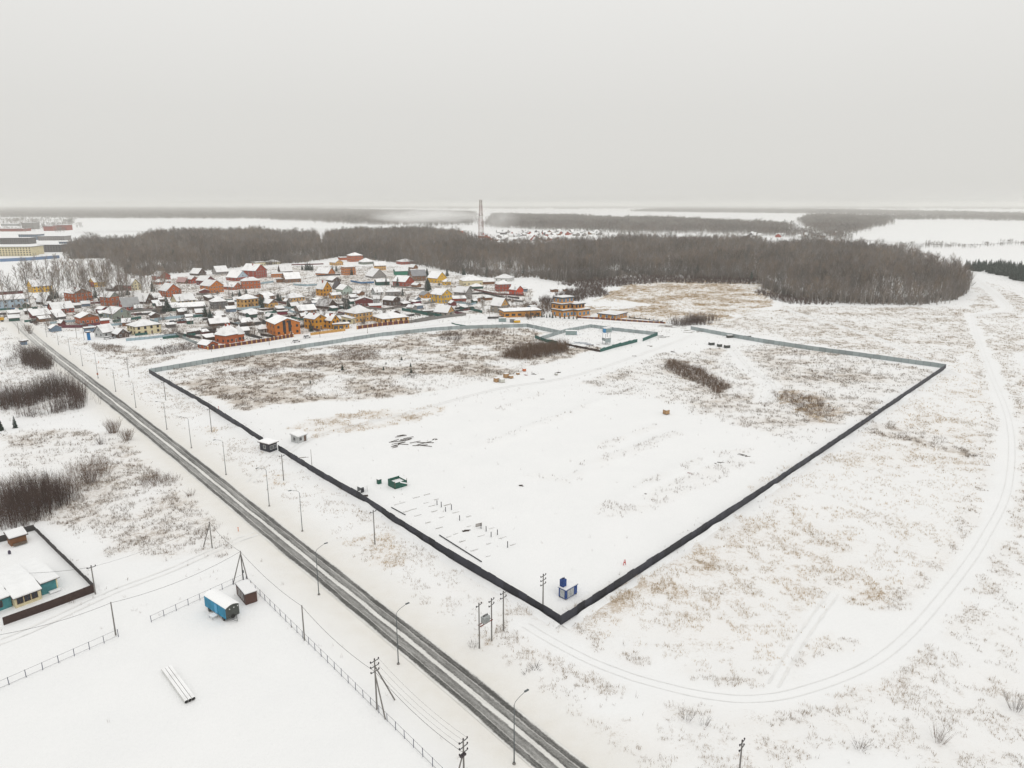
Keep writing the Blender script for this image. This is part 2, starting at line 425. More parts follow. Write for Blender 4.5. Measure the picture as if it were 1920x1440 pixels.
L(noise(1.3, 5), bp.inputs["Height"]); L(bp.outputs["Normal"], b.inputs["Normal"])
gme = tri_mesh("ground", np.stack([vx, vy, vz], 1), quads, [gm])
for nm, arr in (("grass", np.clip(sample(DENS, vx, vy), 0, 1.5)), ("straw", sample(STRAW, vx, vy)),
                ("slush", np.clip(1.25 - np.abs(line_dist(vx, vy, ROAD) - 1.0) / 10.0, 0, 1))):
    a = gme.attributes.new(nm, 'FLOAT', 'POINT'); a.data.foreach_set('value', arr.astype(np.float32))
gme.polygons.foreach_set('use_smooth', np.ones(len(quads), bool))
tag(link("ground", gme), kind='structure')

# ------------------------------------------------------------------ the road: ploughed asphalt, wheel tracks, snow on the crown
def smooth_line(P, step=3.0):
    P = np.array(P, float); out = []
    for i in range(len(P) - 1):
        p0 = P[max(i - 1, 0)]; p1 = P[i]; p2 = P[i + 1]; p3 = P[min(i + 2, len(P) - 1)]
        n = max(2, int(np.hypot(*(p2 - p1)) / step))
        for k in range(n):
            t = k / n
            out.append(0.5 * ((2 * p1) + (-p0 + p2) * t + (2 * p0 - 5 * p1 + 4 * p2 - p3) * t * t + (-p0 + 3 * p1 - 3 * p2 + p3) * t ** 3))
    out.append(P[-1]); return np.array(out)
RL = smooth_line(ROAD, 4.0)
def strip(name, line, half, z, material, ncross=6):
    d = np.gradient(line, axis=0); d /= np.hypot(d[:, 0], d[:, 1])[:, None]; nrm = np.stack([-d[:, 1], d[:, 0]], 1)
    s = np.concatenate([[0], np.cumsum(np.hypot(*np.diff(line, axis=0).T))])
    us = np.linspace(-1, 1, ncross + 1); V = []; UV = []
    for k in range(len(line)):
        for u in us:
            q = line[k] + nrm[k] * u * half; V.append((q[0], q[1], z)); UV.append((u * half, s[k]))
    n = ncross + 1; Q = []
    for k in range(len(line) - 1):
        for j in range(ncross): a = k * n + j; Q.append((a, a + 1, a + 1 + n, a + n))
    me = tri_mesh(name, np.array(V), np.array(Q), [material])
    uv = me.uv_layers.new(name="UVMap"); li = np.empty(len(me.loops), np.int32); me.loops.foreach_get('vertex_index', li)
    uv.data.foreach_set('uv', np.array(UV, np.float32)[li].ravel())
    nz = me.polygons[0].normal.z
    if nz < 0: me.flip_normals()
    return link(name, me)
rm = bpy.data.materials.new("snowy_asphalt"); rm.use_nodes = True
nt = rm.node_tree; b = nt.nodes["Principled BSDF"]; L = nt.links.new
b.inputs["Roughness"].default_value = 0.7
tc = N("ShaderNodeTexCoord"); sepx = N("ShaderNodeSeparateXYZ"); L(tc.outputs["UV"], sepx.inputs[0])
U, S_ = sepx.outputs["X"], sepx.outputs["Y"]
cmb = N("ShaderNodeCombineXYZ"); L(math_('MULTIPLY', U, 2.2), cmb.inputs[0]); L(math_('MULTIPLY', S_, 0.22), cmb.inputs[1])
streak = noise(1.0, 6, 0.65, cmb.outputs[0])
cmb2 = N("ShaderNodeCombineXYZ"); L(math_('MULTIPLY', U, 0.4), cmb2.inputs[0]); L(math_('MULTIPLY', S_, 0.06), cmb2.inputs[1])
wav = noise(1.0, 3, 0.5, cmb2.outputs[0])
fine = noise(2.5, 6, 0.7)
uw = math_('ADD', U, math_('ADD', math_('MULTIPLY_ADD', wav, 0.9, -0.45), math_('MULTIPLY_ADD', noise(1.2, 5, 0.7), 0.5, -0.25)))
cramp = N("ShaderNodeValToRGB"); cramp.color_ramp.interpolation = 'LINEAR'
# snow cover across the carriageway (0 = wet asphalt, 1 = packed snow)
els = [(0.0, 1.0), (0.045, 0.9), (0.085, 0.05), (0.20, 0.04), (0.225, 0.62), (0.25, 0.22), (0.33, 0.26), (0.41, 0.06), (0.44, 0.95), (0.54, 0.95), (0.57, 0.10), (0.66, 0.28), (0.755, 0.20), (0.775, 0.60), (0.80, 0.02), (0.915, 0.05), (0.955, 0.9), (1.0, 1.0)]
while len(cramp.color_ramp.elements) < len(els): cramp.color_ramp.elements.new(0.5)
for e_, (p, v) in zip(cramp.color_ramp.elements, els): e_.position = p; e_.color = (v, v, v, 1)
HALF = 3.35
L(math_('MULTIPLY_ADD', uw, 0.5 / HALF, 0.5), cramp.inputs["Fac"])
far = math_('MULTIPLY_ADD', S_, 1 / 330.0, -0.95, clamp=True)
cov = math_('ADD', cramp.outputs["Color"], math_('ADD', math_('MULTIPLY_ADD', streak, 0.75, -0.33), math_('MULTIPLY_ADD', fine, 0.55, -0.28)))
cmb3 = N("ShaderNodeCombineXYZ"); L(math_('MULTIPLY', U, 0.25), cmb3.inputs[0]); L(math_('MULTIPLY', S_, 0.045), cmb3.inputs[1])
cov = math_('ADD', cov, math_('MULTIPLY_ADD', noise(1.0, 4, 0.6, cmb3.outputs[0]), 0.7, -0.36))
cov = math_('ADD', cov, math_('MULTIPLY', far, 0.8), clamp=True)
asph = mixc(fine, (0.035, 0.035, 0.032), (0.085, 0.083, 0.077))
L(mixc(cov, asph, mixc(streak, (0.60, 0.59, 0.56), (0.76, 0.76, 0.74))), b.inputs["Base Color"])
bp = N("ShaderNodeBump"); bp.inputs["Strength"].default_value = 0.4; L(cov, bp.inputs["Height"]); L(bp.outputs["Normal"], b.inputs["Normal"])
tag(strip("road", RL, HALF, 0.035, rm, 8), kind='structure')
# ------------------------------------------------------------------ lakes under snow
ICE = mat('snow_covered_ice', (0.80, 0.81, 0.81), 0.6, 0.02, 0.01)
def sheet(name, pts, z, m):
    P = [G(*p) for p in pts]; mb = MB(); mb.poly([(p.x, p.y, z) for p in P], m)
    me = mb.mesh(name)
    if me.polygons[0].normal.z < 0: me.flip_normals()
    return tag(link(name, me), kind='structure')
sheet("lake", [(140, 436), (172, 414), (330, 413.5), (480, 413.5), (560, 417), (690, 424), (640, 431), (420, 431), (250, 434)], 0.6, ICE)
sheet("lake", [(1585, 438), (1625, 430), (1664, 424), (1668, 414), (1760, 414), (1920, 418), (1990, 420), (1990, 450), (1900, 456), (1800, 460), (1700, 457), (1600, 448)], 0.6, ICE)
sheet("pond", [(1098, 567), (1112, 561), (1140, 560), (1175, 563), (1197, 568), (1190, 577), (1160, 581), (1118, 580)], 0.16, ICE)

# ------------------------------------------------------------------ trees
BARK = mat('birch_bark', (0.12, 0.10, 0.09), 0.9, 0.3, 0.6, color2=(0.44, 0.42, 0.39))
def twigmat(name, lo, hi):
    m = mat(name, lo, 0.95, 0.2, 0.3); nt = m.node_tree; b = nt.nodes["Principled BSDF"]
    oi = nt.nodes.new("ShaderNodeObjectInfo"); geo = nt.nodes.new("ShaderNodeNewGeometry"); nz = nt.nodes.new("ShaderNodeTexNoise"); nz.inputs["Scale"].default_value = 0.013; nz.inputs["Detail"].default_value = 3
    nt.links.new(geo.outputs["Position"], nz.inputs["Vector"])
    ad = nt.nodes.new("ShaderNodeMath"); ad.operation = 'MULTIPLY_ADD'; ad.inputs[1].default_value = 0.55
    mu = nt.nodes.new("ShaderNodeMath"); mu.operation = 'MULTIPLY_ADD'; mu.inputs[1].default_value = 1.6; mu.inputs[2].default_value = -0.55
    nt.links.new(nz.outputs["Fac"], mu.inputs[0]); nt.links.new(oi.outputs["Random"], ad.inputs[0]); nt.links.new(mu.outputs[0], ad.inputs[2])
    mx = nt.nodes.new("ShaderNodeMix"); mx.data_type = 'RGBA'; mx.inputs["A"].default_value = (*lo, 1); mx.inputs["B"].default_value = (*hi, 1)
    nt.links.new(ad.outputs[0], mx.inputs["Factor"]); nt.links.new(mx.outputs["Result"], b.inputs["Base Color"]); return m
TWIG = twigmat('bare_twigs', (0.074, 0.060, 0.052), (0.24, 0.195, 0.165))
TWIGB = twigmat('bare_twigs_brown', (0.086, 0.066, 0.052), (0.27, 0.205, 0.15))
TWIGG = twigmat('bare_twigs_grey', (0.088, 0.079, 0.073), (0.28, 0.25, 0.225))
SHRUB = mat('shrub_stems', (0.078, 0.050, 0.040), 0.95, 0.25, 0.4)
SHRUBB = mat('brown_shrub_stems', (0.135, 0.085, 0.055), 0.95, 0.25, 0.4)
NEEDLE = mat('conifer_needles', (0.022, 0.040, 0.030), 0.9, 0.35, 0.8)
NEEDLESNOW = mat('snowy_needles', (0.30, 0.33, 0.33), 0.9, 0.3, 1.2)
def tube_np(p0, p1, r0, r1, n=5):
    p0 = np.array(p0, float); p1 = np.array(p1, float); d = p1 - p0; d /= np.linalg.norm(d)
    a = np.cross(d, [0.3, 0.7, 0.2]); a /= np.linalg.norm(a); c = np.cross(d, a)
    t = np.arange(n) * 2 * np.pi / n; ring = np.cos(t)[:, None] * a + np.sin(t)[:, None] * c
    V = np.concatenate([p0 + ring * r0, p1 + ring * r1]); k = np.arange(n); j = (k + 1) % n
    T = np.concatenate([np.stack([k, j, n + j], 1), np.stack([k, n + j, n + k], 1)])
    return V, T
class TB:
    def __init__(s): s.V = []; s.T = []; s.n = 0
    def add(s, V, T): s.V.append(V); s.T.append(T + s.n); s.n += len(V)
    def arrays(s): return np.concatenate(s.V), np.concatenate(s.T)
def bare_tree(h, spread, nlimb, ntwig, tw, seed, low=0.3):
    r = np.random.default_rng(seed); trunk = TB(); crown = TB()
    bend = r.normal(0, 0.025 * h, (5, 2)); zs = [0, .25, .5, .75, .97]; rr = [0.018, .014, .010, .006, .002]
    bend[0] = 0; pts = [np.array([*(bend[:i + 1].sum(0) * .5), zs[i] * h]) for i in range(5)]
    for i in range(4): trunk.add(*tube_np(pts[i], pts[i + 1], rr[i] * h, rr[i + 1] * h, 6))
    segs = [(pts[3], pts[4], 1.0)]
    for k in range(nlimb):
        f = low + (0.95 - low) * (k + r.random()) / nlimb
        i = min(int(f / .25), 3); t = (f - zs[i]) / (zs[i + 1] - zs[i]); p = pts[i] * (1 - t) + pts[i + 1] * t
        az = k * 2.4 + r.normal(0, .5); el = math.radians(30 + 30 * f + r.normal(0, 7))
        ln = spread * (1.15 - 0.75 * abs(f - .45) - 0.35 * f) * r.uniform(.75, 1.2)
        d = np.array([math.cos(az) * math.cos(el), math.sin(az) * math.cos(el), math.sin(el)])
        mid = p + d * ln * .55; e = mid + (d + np.array([0, 0, .35])) * ln * .45
        r0 = 0.0055 * h * (1.2 - f)
        crown.add(*tube_np(p, mid, r0, r0 * .6, 3)); crown.add(*tube_np(mid, e, r0 * .6, r0 * .2, 3))
        segs += [(p, mid, 1), (mid, e, 1.4)]
    si = r.integers(0, len(segs), ntwig); tt = r.random(ntwig) ** .8
    A = np.array([segs[i][0] for i in si]); B = np.array([segs[i][1] for i in si])
    P = A + (B - A) * tt[:, None]
    D = (B - A) / np.linalg.norm(B - A, axis=1)[:, None] + r.normal(0, .55, (ntwig, 3)) + np.array([0, 0, .35])
    D /= np.linalg.norm(D, axis=1)[:, None]; D *= (spread * r.uniform(.22, .55, ntwig))[:, None]
    crown.add(*spikes(P, D, r.uniform(.7, 1.3, ntwig) * tw))
    return trunk, crown
def conifer(h, rad, seed, layers=11, per=11):
    r = np.random.default_rng(seed); trunk = TB(); trunk.add(*tube_np((0, 0, 0), (0, 0, h * .95), h * .016, h * .003, 6))
    V = []; T = []; M = []
    for L_ in range(layers):
        f = L_ / (layers - 1); z = h * (.08 + .9 * f); rr = rad * (1 - f) ** .8 + .12 * rad * .4
        for k in range(per):
            az = 2 * math.pi * (k + .5 * (L_ % 2) + r.normal(0, .18)) / per; ln = rr * r.uniform(.7, 1.15); dr = -.25 * ln * r.uniform(.5, 1.3)
            d = np.array([math.cos(az), math.sin(az), 0]); s = np.array([-d[1], d[0], 0]); w = ln * .30
            b = len(V)
            V += [np.array([0, 0, z]), d * ln * .6 + s * w + np.array([0, 0, z + dr * .4]), d * ln + np.array([0, 0, z + dr]), d * ln * .6 - s * w + np.array([0, 0, z + dr * .4 - .05 * h]),
                  d * ln * .55 + np.array([0, 0, z + dr * .2 + .03 * h])]
            T += [(b, b + 1, b + 4), (b + 1, b + 2, b + 4), (b + 2, b + 3, b + 4), (b + 3, b, b + 4)]
            sn = r.random() < .22; M += [1 if sn else 0, 0, 0, 1 if sn else 0]
    return trunk, (np.array(V), np.array(T), np.array(M))
# prototypes, held in a collection that is not part of the scene
PROTO = bpy.data.collections.new("tree_kinds"); GROVE = bpy.data.collections.new("grove_kinds"); PINE = bpy.data.collections.new("pine_kinds")
TREES = []
for k in range(7):
    h = [15, 17, 14, 18, 16, 12.5, 19][k]
    tr, cr_ = bare_tree(h, h * .34, 15, 380, .095, 100 + k, .22)
    Vt, Tt = tr.arrays(); Vc, Tc = cr_.arrays(); tm_ = [TWIG, TWIGB, TWIGG, TWIG, TWIGB, TWIG, TWIGG][k]
    TREES.append((tri_mesh("trunk", Vt, Tt, [BARK]), tri_mesh("crown", Vc, Tc, [tm_])))
    V2 = np.concatenate([Vt, Vc]); T2 = np.concatenate([Tt, Tc + len(Vt)])
    me = tri_mesh("forest_tree", V2, T2, [BARK, tm_], np.r_[np.zeros(len(Tt)), np.ones(len(Tc))])
    PROTO.objects.link(bpy.data.objects.new("forest_tree_kind", me))
for k in range(4):
    tb = TB(); mt = []
    for q in range(10):
        h = rng.uniform(12, 18); tr, cr_ = bare_tree(h, h * .42, 8, 70, .42, 300 + k * 20 + q, .2)
        x, y = rng.uniform(-17, 17, 2)
        for part, mi in ((tr, 0), (cr_, 1)):
            V, T = part.arrays(); tb.add(V + [x, y, 0], T); mt += [mi] * len(T)
    V, T = tb.arrays(); GROVE.objects.link(bpy.data.objects.new("grove_kind", tri_mesh("grove", V, T, [BARK, [TWIG, TWIGG][k % 2]], mt)))
CONIFERS = []
for k in range(4):
    h = [9, 11, 7.5, 10][k]; tr, (V, T, M) = conifer(h, h * [.27, .24, .30, .2][k], 500 + k)
    a = tri_mesh("trunk", *tr.arrays(), [DARKWOOD]); c = tri_mesh("crown", V, T, [NEEDLE, NEEDLESNOW], M)
    CONIFERS.append((a, c, h)); PINE.objects.link(bpy.data.objects.new("pine_kind", c))

def scatter(poly, spacing, jitter=.48, keep=1.0, gaps=0.0, seed=0):
    p = Garr(poly); r = np.random.default_rng(seed)
    X, Y = np.meshgrid(np.arange(p[:, 0].min(), p[:, 0].max(), spacing), np.arange(p[:, 1].min(), p[:, 1].max(), spacing))
    X = X.ravel() + r.uniform(-jitter, jitter, X.size) * spacing; Y = Y.ravel() + r.uniform(-jitter, jitter, Y.size) * spacing
    w = max(spacing * 1.5, min(26, spacing * 4))
    m = in_poly(X + (fbm(X / 30, Y / 30, seed) - .5) * w, Y + (fbm(X / 30 + 7, Y / 30, seed + 1) - .5) * w, p) & (r.random(X.size) < keep)
    if gaps: m &= fbm(X / 38, Y / 38, seed + 3, 3) > gaps
    return np.stack([X[m], Y[m]], 1)
def gn_group(name, coll):
    ng = bpy.data.node_groups.new(name, 'GeometryNodeTree')
    ng.interface.new_socket("Geometry", in_out='INPUT', socket_type='NodeSocketGeometry'); ng.interface.new_socket("Geometry", in_out='OUTPUT', socket_type='NodeSocketGeometry')
    n = ng.nodes; gi = n.new('NodeGroupInput'); go = n.new('NodeGroupOutput')
    ci = n.new('GeometryNodeCollectionInfo'); ci.inputs['Collection'].default_value = coll; ci.inputs['Separate Children'].default_value = True; ci.inputs['Reset Children'].default_value = True
    ip = n.new('GeometryNodeInstanceOnPoints'); ip.inputs['Pick Instance'].default_value = True
    def na(nm, t):
        a = n.new('GeometryNodeInputNamedAttribute'); a.data_type = t; a.inputs['Name'].default_value = nm; return a.outputs['Attribute']
    l = ng.links.new
    l(gi.outputs[0], ip.inputs['Points']); l(ci.outputs[0], ip.inputs['Instance']); l(na('kind_index', 'INT'), ip.inputs['Instance Index'])
    l(na('turn', 'FLOAT_VECTOR'), ip.inputs['Rotation']); l(na('size', 'FLOAT_VECTOR'), ip.inputs['Scale']); l(ip.outputs[0], go.inputs[0])
    return ng
GN = {}
def forest(name, P, coll, label, nk, smin=.75, smax=1.2, wide=1.0):
    n = len(P); me = bpy.data.meshes.new(name); me.vertices.add(n)
    me.vertices.foreach_set('co', np.c_[P, np.full(n, -.1)].astype(np.float32).ravel())
    a = me.attributes.new('kind_index', 'INT', 'POINT'); a.data.foreach_set('value', rng.integers(0, nk, n).astype(np.int32))
    a = me.attributes.new('turn', 'FLOAT_VECTOR', 'POINT'); a.data.foreach_set('vector', np.c_[rng.normal(0, .03, (n, 2)), rng.uniform(0, 6.28, n)].astype(np.float32).ravel())
    s = rng.uniform(smin, smax, n) * (0.55 + 0.9 * fbm(P[:, 0] / 45, P[:, 1] / 45, 5, 3)); a = me.attributes.new('size', 'FLOAT_VECTOR', 'POINT')
    a.data.foreach_set('vector', np.stack([s * wide, s * wide, s], 1).astype(np.float32).ravel())
    o = link(name, me); md = o.modifiers.new("trees", 'NODES')
    if coll.name not in GN: GN[coll.name] = gn_group(name, coll)
    md.node_group = GN[coll.name]
    return tag(o, label, 'forest', kind='stuff')
F1A = [(120, 487), (200, 484), (255, 518), (330, 512), (400, 505), (470, 498), (560, 492), (604, 486), (598, 462), (592, 446), (480, 442), (300, 444), (250, 458), (140, 464)]
F1B = [(600, 486), (640, 481), (700, 487), (790, 497), (860, 512), (920, 520), (1000, 520), (1060, 530), (1110, 525), (1180, 518), (1240, 520), (1330, 523), (1440, 526), (1462, 512), (1480, 468), (1400, 459), (1200, 458), (1110, 461), (1040, 467), (960, 468), (900, 465), (860, 446), (800, 437), (640, 440), (612, 448)]
F2 = [(1428, 540), (1470, 555), (1540, 566), (1640, 571), (1720, 572), (1785, 563), (1810, 545), (1806, 522), (1765, 508), (1725, 492), (1690, 478), (1560, 466), (1470, 466), (1445, 500)]
forest("forest", scatter(F1A, 6.3, gaps=.38, seed=11), PROTO, 'grey leafless wood behind the left half of the village', 7)
forest("forest", scatter(F1B, 6.3, gaps=.36, seed=12), PROTO, 'wide leafless birch wood behind the village and the marsh meadow', 7)
forest("forest", scatter(F2, 5.6, gaps=.33, seed=13), PROTO, 'rounded brown leafless wood nearest on the right beside the snow track', 7, .55, 1.2)
UNDER = bpy.data.collections.new("undergrowth_kinds")
def front_strip(front, up): return front + [(x, y - up) for x, y in reversed(front)]
FR1 = [(130, 486), (200, 484), (255, 519), (330, 513), (400, 506), (470, 499), (560, 493), (604, 487), (640, 482), (700, 488), (790, 498), (860, 513), (920, 521), (1000, 521), (1060, 531), (1110, 527), (1180, 520), (1240, 521), (1330, 524), (1440, 527)]
FR2 = [(1428, 541), (1470, 556), (1540, 567), (1640, 572), (1720, 573), (1785, 564), (1811, 546)]
far_bands = [
 ([(0, 408), (180, 410), (480, 411), (560, 415), (700, 423), (880, 424), (885, 400), (600, 393), (300, 391), (0, 391)], 'pale hazy forest band along the horizon on the left', 62, .25),
 ([(912, 426), (1000, 431), (1200, 438), (1470, 441), (1486, 428), (1250, 413), (1120, 413), (1080, 408), (1000, 407), (930, 405)], 'grey forest belt beyond the far settlement by the mast', 34, .22),
 ([(1592, 439), (1640, 428), (1664, 421), (1660, 411), (1525, 406), (1505, 416), (1520, 430), (1550, 441)], 'wooded point of land reaching into the right-hand lake', 34, .1),
 ([(1180, 397), (1500, 401), (1700, 405), (1990, 413), (1990, 405), (1600, 395), (1250, 391)], 'faint forest strip on the horizon beyond the right-hand lake', 75, .35),
 ([(-120, 390.5), (900, 392), (2050, 393), (2050, 387), (900, 387), (-120, 387)], 'faintest wooded line right at the horizon', 420, .40),
 ([(1640, 412.5), (1800, 413), (1990, 416.5), (1990, 413), (1800, 409), (1660, 408.5)], 'thin row of trees along the far shore of the right-hand lake', 45, .5)]
for i, (poly, lab, sp, gp) in enumerate(far_bands):
    forest("forest", scatter(poly, sp, seed=30 + i, gaps=gp), GROVE, lab, 4, .95, 1.35, 1.25 if sp < 40 else 2.0 if sp < 100 else 11.0)
forest("forest", scatter([(1480, 447), (1590, 452), (1590, 440), (1500, 436), (1430, 441)], 30, seed=45, gaps=.4), GROVE, 'trees between the far houses and the right-hand lake', 4, .7, 1.0)
forest("forest", scatter([(1690, 470), (1920, 462), (1920, 458), (1780, 461), (1680, 460)], 26, seed=46, gaps=.52), GROVE, 'low scattered trees along the near shore of the right-hand lake', 4, .3, .6)
forest("forest", scatter([(0, 436), (140, 436), (140, 412), (0, 412)], 75, seed=47, gaps=.45), GROVE, 'trees among the far-off buildings at the left edge', 4, .6, .95, 1.3)
forest("forest", scatter([(1815, 505), (1870, 516), (1930, 532), (1990, 540), (1990, 510), (1900, 505), (1830, 499)], 6, seed=48), PINE, 'dark conifer belt at the right edge of the photo', 4, .9, 1.3)

# brush at the foot of the woods is built after bush_arrays below
forest("conifers_in_wood", np.concatenate([scatter(F1B, 46, keep=.5, seed=66), scatter(F1A, 60, keep=.5, seed=67)]), PINE, 'dark spruces scattered through the big leafless wood', 4, 1.0, 1.7)
def tree(meshes, p, s, name, label, group):
    r = empty(name, (p[0], p[1], -.05), random.uniform(0, 6.28)); r.scale = (s, s, s * random.uniform(.92, 1.08))
    link("trunk", meshes[0], r); link("crown", meshes[1], r)
    return tag(r, label, 'tree', group)
# loose row of bare trees behind the left end of the village, every one of them countable
n = 0
P = scatter([(-5, 612), (-5, 548), (70, 514), (180, 498), (250, 500), (306, 518), (318, 545), (300, 568), (220, 572), (120, 583), (60, 600)], 13.0, .5, .9, seed=61); P = P[np.random.default_rng(3).permutation(len(P))]
for p in P[:175]:
    tree(TREES[random.randrange(7)], p, random.uniform(.95, 1.4), "bare_tree", 'slender bare tree in the loose row behind the left end of the village', 'bare trees in the loose row'); n += 1
def along(px, step, back, seed):
    line = smooth_line(Garr(px), 2.0); s = np.concatenate([[0], np.cumsum(np.hypot(*np.diff(line, axis=0).T))]); r = np.random.default_rng(seed)
    out = []
    for d in np.arange(0, s[-1], step):
        d += r.uniform(-.4, .4) * step; q = np.array([np.interp(d, s, line[:, 0]), np.interp(d, s, line[:, 1])]); out.append(q + r.uniform(-back, back, 2))
    return out
for p in along([(1430, 541), (1470, 557), (1540, 568), (1640, 573), (1720, 574), (1785, 565), (1812, 546)], 6.5, 3, 5):
    tree(TREES[random.randrange(7)], p, random.uniform(.65, 1.0), "bare_tree", 'bare tree on the near edge of the rounded wood by the snow track', 'trees on the near edge of the rounded wood'); n += 1
E1 = along([(255, 520), (330, 514), (400, 507), (470, 500), (560, 494), (640, 483), (700, 489), (790, 499), (860, 514), (920, 522), (1000, 522), (1060, 531), (1110, 527), (1180, 520), (1240, 522), (1330, 525), (1440, 528)], 9.5, 4, 6)
for p in E1[:max(0, 300 - n)]:
    tree(TREES[random.randrange(7)], p, random.uniform(.7, 1.05), "bare_tree", 'bare birch on the front edge of the wood behind the village', 'birches on the front edge of the big wood')

# ------------------------------------------------------------------ shrubs and thickets
def bush_arrays(P, h, spread, nst, ntw, w):
    """P: centres (n,2). each bush: nst stems fanning out, ntw twigs"""
    n = len(P); hh = h * rng.uniform(.6, 1.1, n) * ((.55 + .85 * fbm(P[:, 0] / 9, P[:, 1] / 9, 17)) if n > 1 else 1.15)
    c = np.repeat(P, nst, 0); H = np.repeat(hh, nst); m = n * nst
    az = rng.uniform(0, 6.283, m); rad = rng.random(m) ** .6
    B = np.c_[c + np.stack([np.cos(az), np.sin(az)], 1) * (rad * spread * .35)[:, None], np.full(m, -.05)]
    D = np.c_[np.cos(az) * rad * spread * .65, np.sin(az) * rad * spread * .65, np.ones(m)] * (H * rng.uniform(.75, 1.05, m))[:, None]
    D[:, :2] /= np.maximum(H, .1)[:, None]
    V1, T1 = spikes(B, D, np.full(m, w * 1.5) * rng.uniform(.6, 1.3, m))
    k = rng.integers(0, m, n * ntw); t = rng.uniform(.25, .95, n * ntw)
    P2 = B[k] + D[k] * t[:, None]; d2 = D[k] / np.linalg.norm(D[k], axis=1)[:, None] + rng.normal(0, .42, (len(k), 3)); d2[:, 2] = np.abs(d2[:, 2])
    d2 *= (np.minimum(H[k], 4.5) * rng.uniform(.16, .36, len(k)))[:, None]
    V2, T2 = spikes(P2, d2, np.full(len(k), w) * rng.uniform(.6, 1.2, len(k)))
    return np.concatenate([V1, V2]), np.concatenate([T1, T2 + len(V1)])
def thicket(poly, spacing, h, label, m=None, spread=1.3, nst=10, ntw=26, w=.07, keep=1.0, name="shrub_thicket", seed=1, gaps=.22):
    P = scatter(poly, spacing, keep=keep, seed=seed, gaps=gaps); r3 = np.random.default_rng(seed)
    Q = P[r3.random(len(P)) < .5]; Q = Q + r3.normal(0, 2.6, Q.shape)
    V, T = bush_arrays(P, h, spread, nst, ntw, w); V2, T2 = bush_arrays(Q, h * .5, spread, max(6, nst // 2), ntw // 2, w * .8)
    V, T = np.concatenate([V, V2]), np.concatenate([T, T2 + len(V)])
    return tag(link(name, tri_mesh(name, V, T, [m or SHRUB])), label, 'shrubs', kind='stuff')
def bush(px, py, h, spread, label, m=None, nst=40, ntw=170, w=.06, group=None):
    p = G(px, py); V, T = bush_arrays(np.zeros((1, 2)), h, spread, nst, ntw, w)
    return tag(link("bush", tri_mesh("bush", V, T, [m or SHRUB]), loc=(p.x, p.y, 0)), label, 'bush', group)
thicket([(0, 786), (0, 752), (60, 742), (110, 725), (145, 735), (165, 752), (160, 766), (110, 776), (50, 784)], 1.8, 9.5, 'large dark shrub thicket left of the road, above the lone spruce', spread=3.2, nst=12, ntw=60, w=.06, seed=2)
thicket([(45, 682), (52, 670), (75, 666), (98, 684), (98, 694), (70, 694)], 1.9, 8.0, 'round dark shrub thicket between the road and the left edge', spread=3.2, nst=12, ntw=60, w=.07, seed=3)
thicket([(0, 992), (0, 930), (60, 918), (120, 915), (150, 935), (110, 955), (85, 972), (40, 990)], 1.35, 8.5, 'tall dense thicket behind the yard with the wooden hut', spread=2.2, nst=12, ntw=50, w=.045, seed=4)
thicket([(110, 935), (120, 890), (170, 868), (205, 870), (190, 915), (160, 930)], 2.6, 4.6, 'looser grey shrubs to the right of the tall dense thicket', spread=3.4, nst=14, ntw=90, w=.04, seed=5, m=SHRUBB)
thicket([(260, 912), (290, 890), (335, 898), (330, 908), (285, 914)], 1.3, 2.2, 'low brown shrub patch on the verge left of the road', m=SHRUBB, spread=1.8, ntw=50, w=.035, seed=6)
thicket([(0, 700), (0, 655), (30, 640), (45, 655), (40, 690), (20, 705)], 4.5, 5.0, 'straggly bare saplings at the left edge beside the road', spread=3.0, ntw=70, w=.05, seed=7, keep=.7)
thicket([(945, 671), (960, 658), (1020, 650), (1060, 648), (1072, 658), (1040, 668), (985, 676)], 1.7, 5.2, 'dark brown willow thicket at the corner of the green-fenced yard', SHRUBB, spread=2.6, nst=12, ntw=50, w=.07, seed=8)
thicket([(1230, 680), (1255, 675), (1310, 692), (1372, 728), (1350, 738), (1290, 712)], 1.5, 3.2, 'long strip of brown reeds in the right part of the plot', SHRUBB, spread=1.6, nst=12, ntw=26, w=.06, seed=9, gaps=.22, keep=.9)
thicket([(1450, 735), (1520, 740), (1575, 770), (1545, 790), (1490, 775)], 1.9, 1.8, 'rusty brown weed patch in the right part of the plot', SHRUBB, spread=1.6, ntw=34, w=.06, seed=10, gaps=.30)
thicket([(1245, 603), (1262, 600), (1350, 600), (1352, 606), (1260, 612)], 2.2, 6.5, 'dark row of bare shrubs behind the right end of the long wall', spread=3.0, ntw=50, w=.09, seed=11)
thicket([(1010, 565), (1070, 545), (1130, 540), (1140, 552), (1080, 565), (1030, 580)], 3.2, 5.0, 'dark bare shrubs between the village and the marsh meadow', spread=2.4, w=.15, seed=12)
thicket([(960, 590), (990, 570), (1040, 575), (1030, 590), (990, 600)], 3.4, 4.5, 'bare shrubs behind the long orange garage', SHRUBB, spread=2.2, w=.13, seed=13)
thicket([(1050, 534), (1110, 525), (1240, 519), (1440, 524), (1440, 534), (1240, 530), (1110, 542)], 3.6, 4.5, 'low dark scrub along the foot of the big wood', spread=2.6, w=.18, seed=14)
thicket([(1425, 545), (1520, 565), (1560, 572), (1480, 570), (1420, 552)], 3.6, 4.2, 'low dark scrub at the left foot of the rounded wood', spread=2.4, w=.16, seed=15)
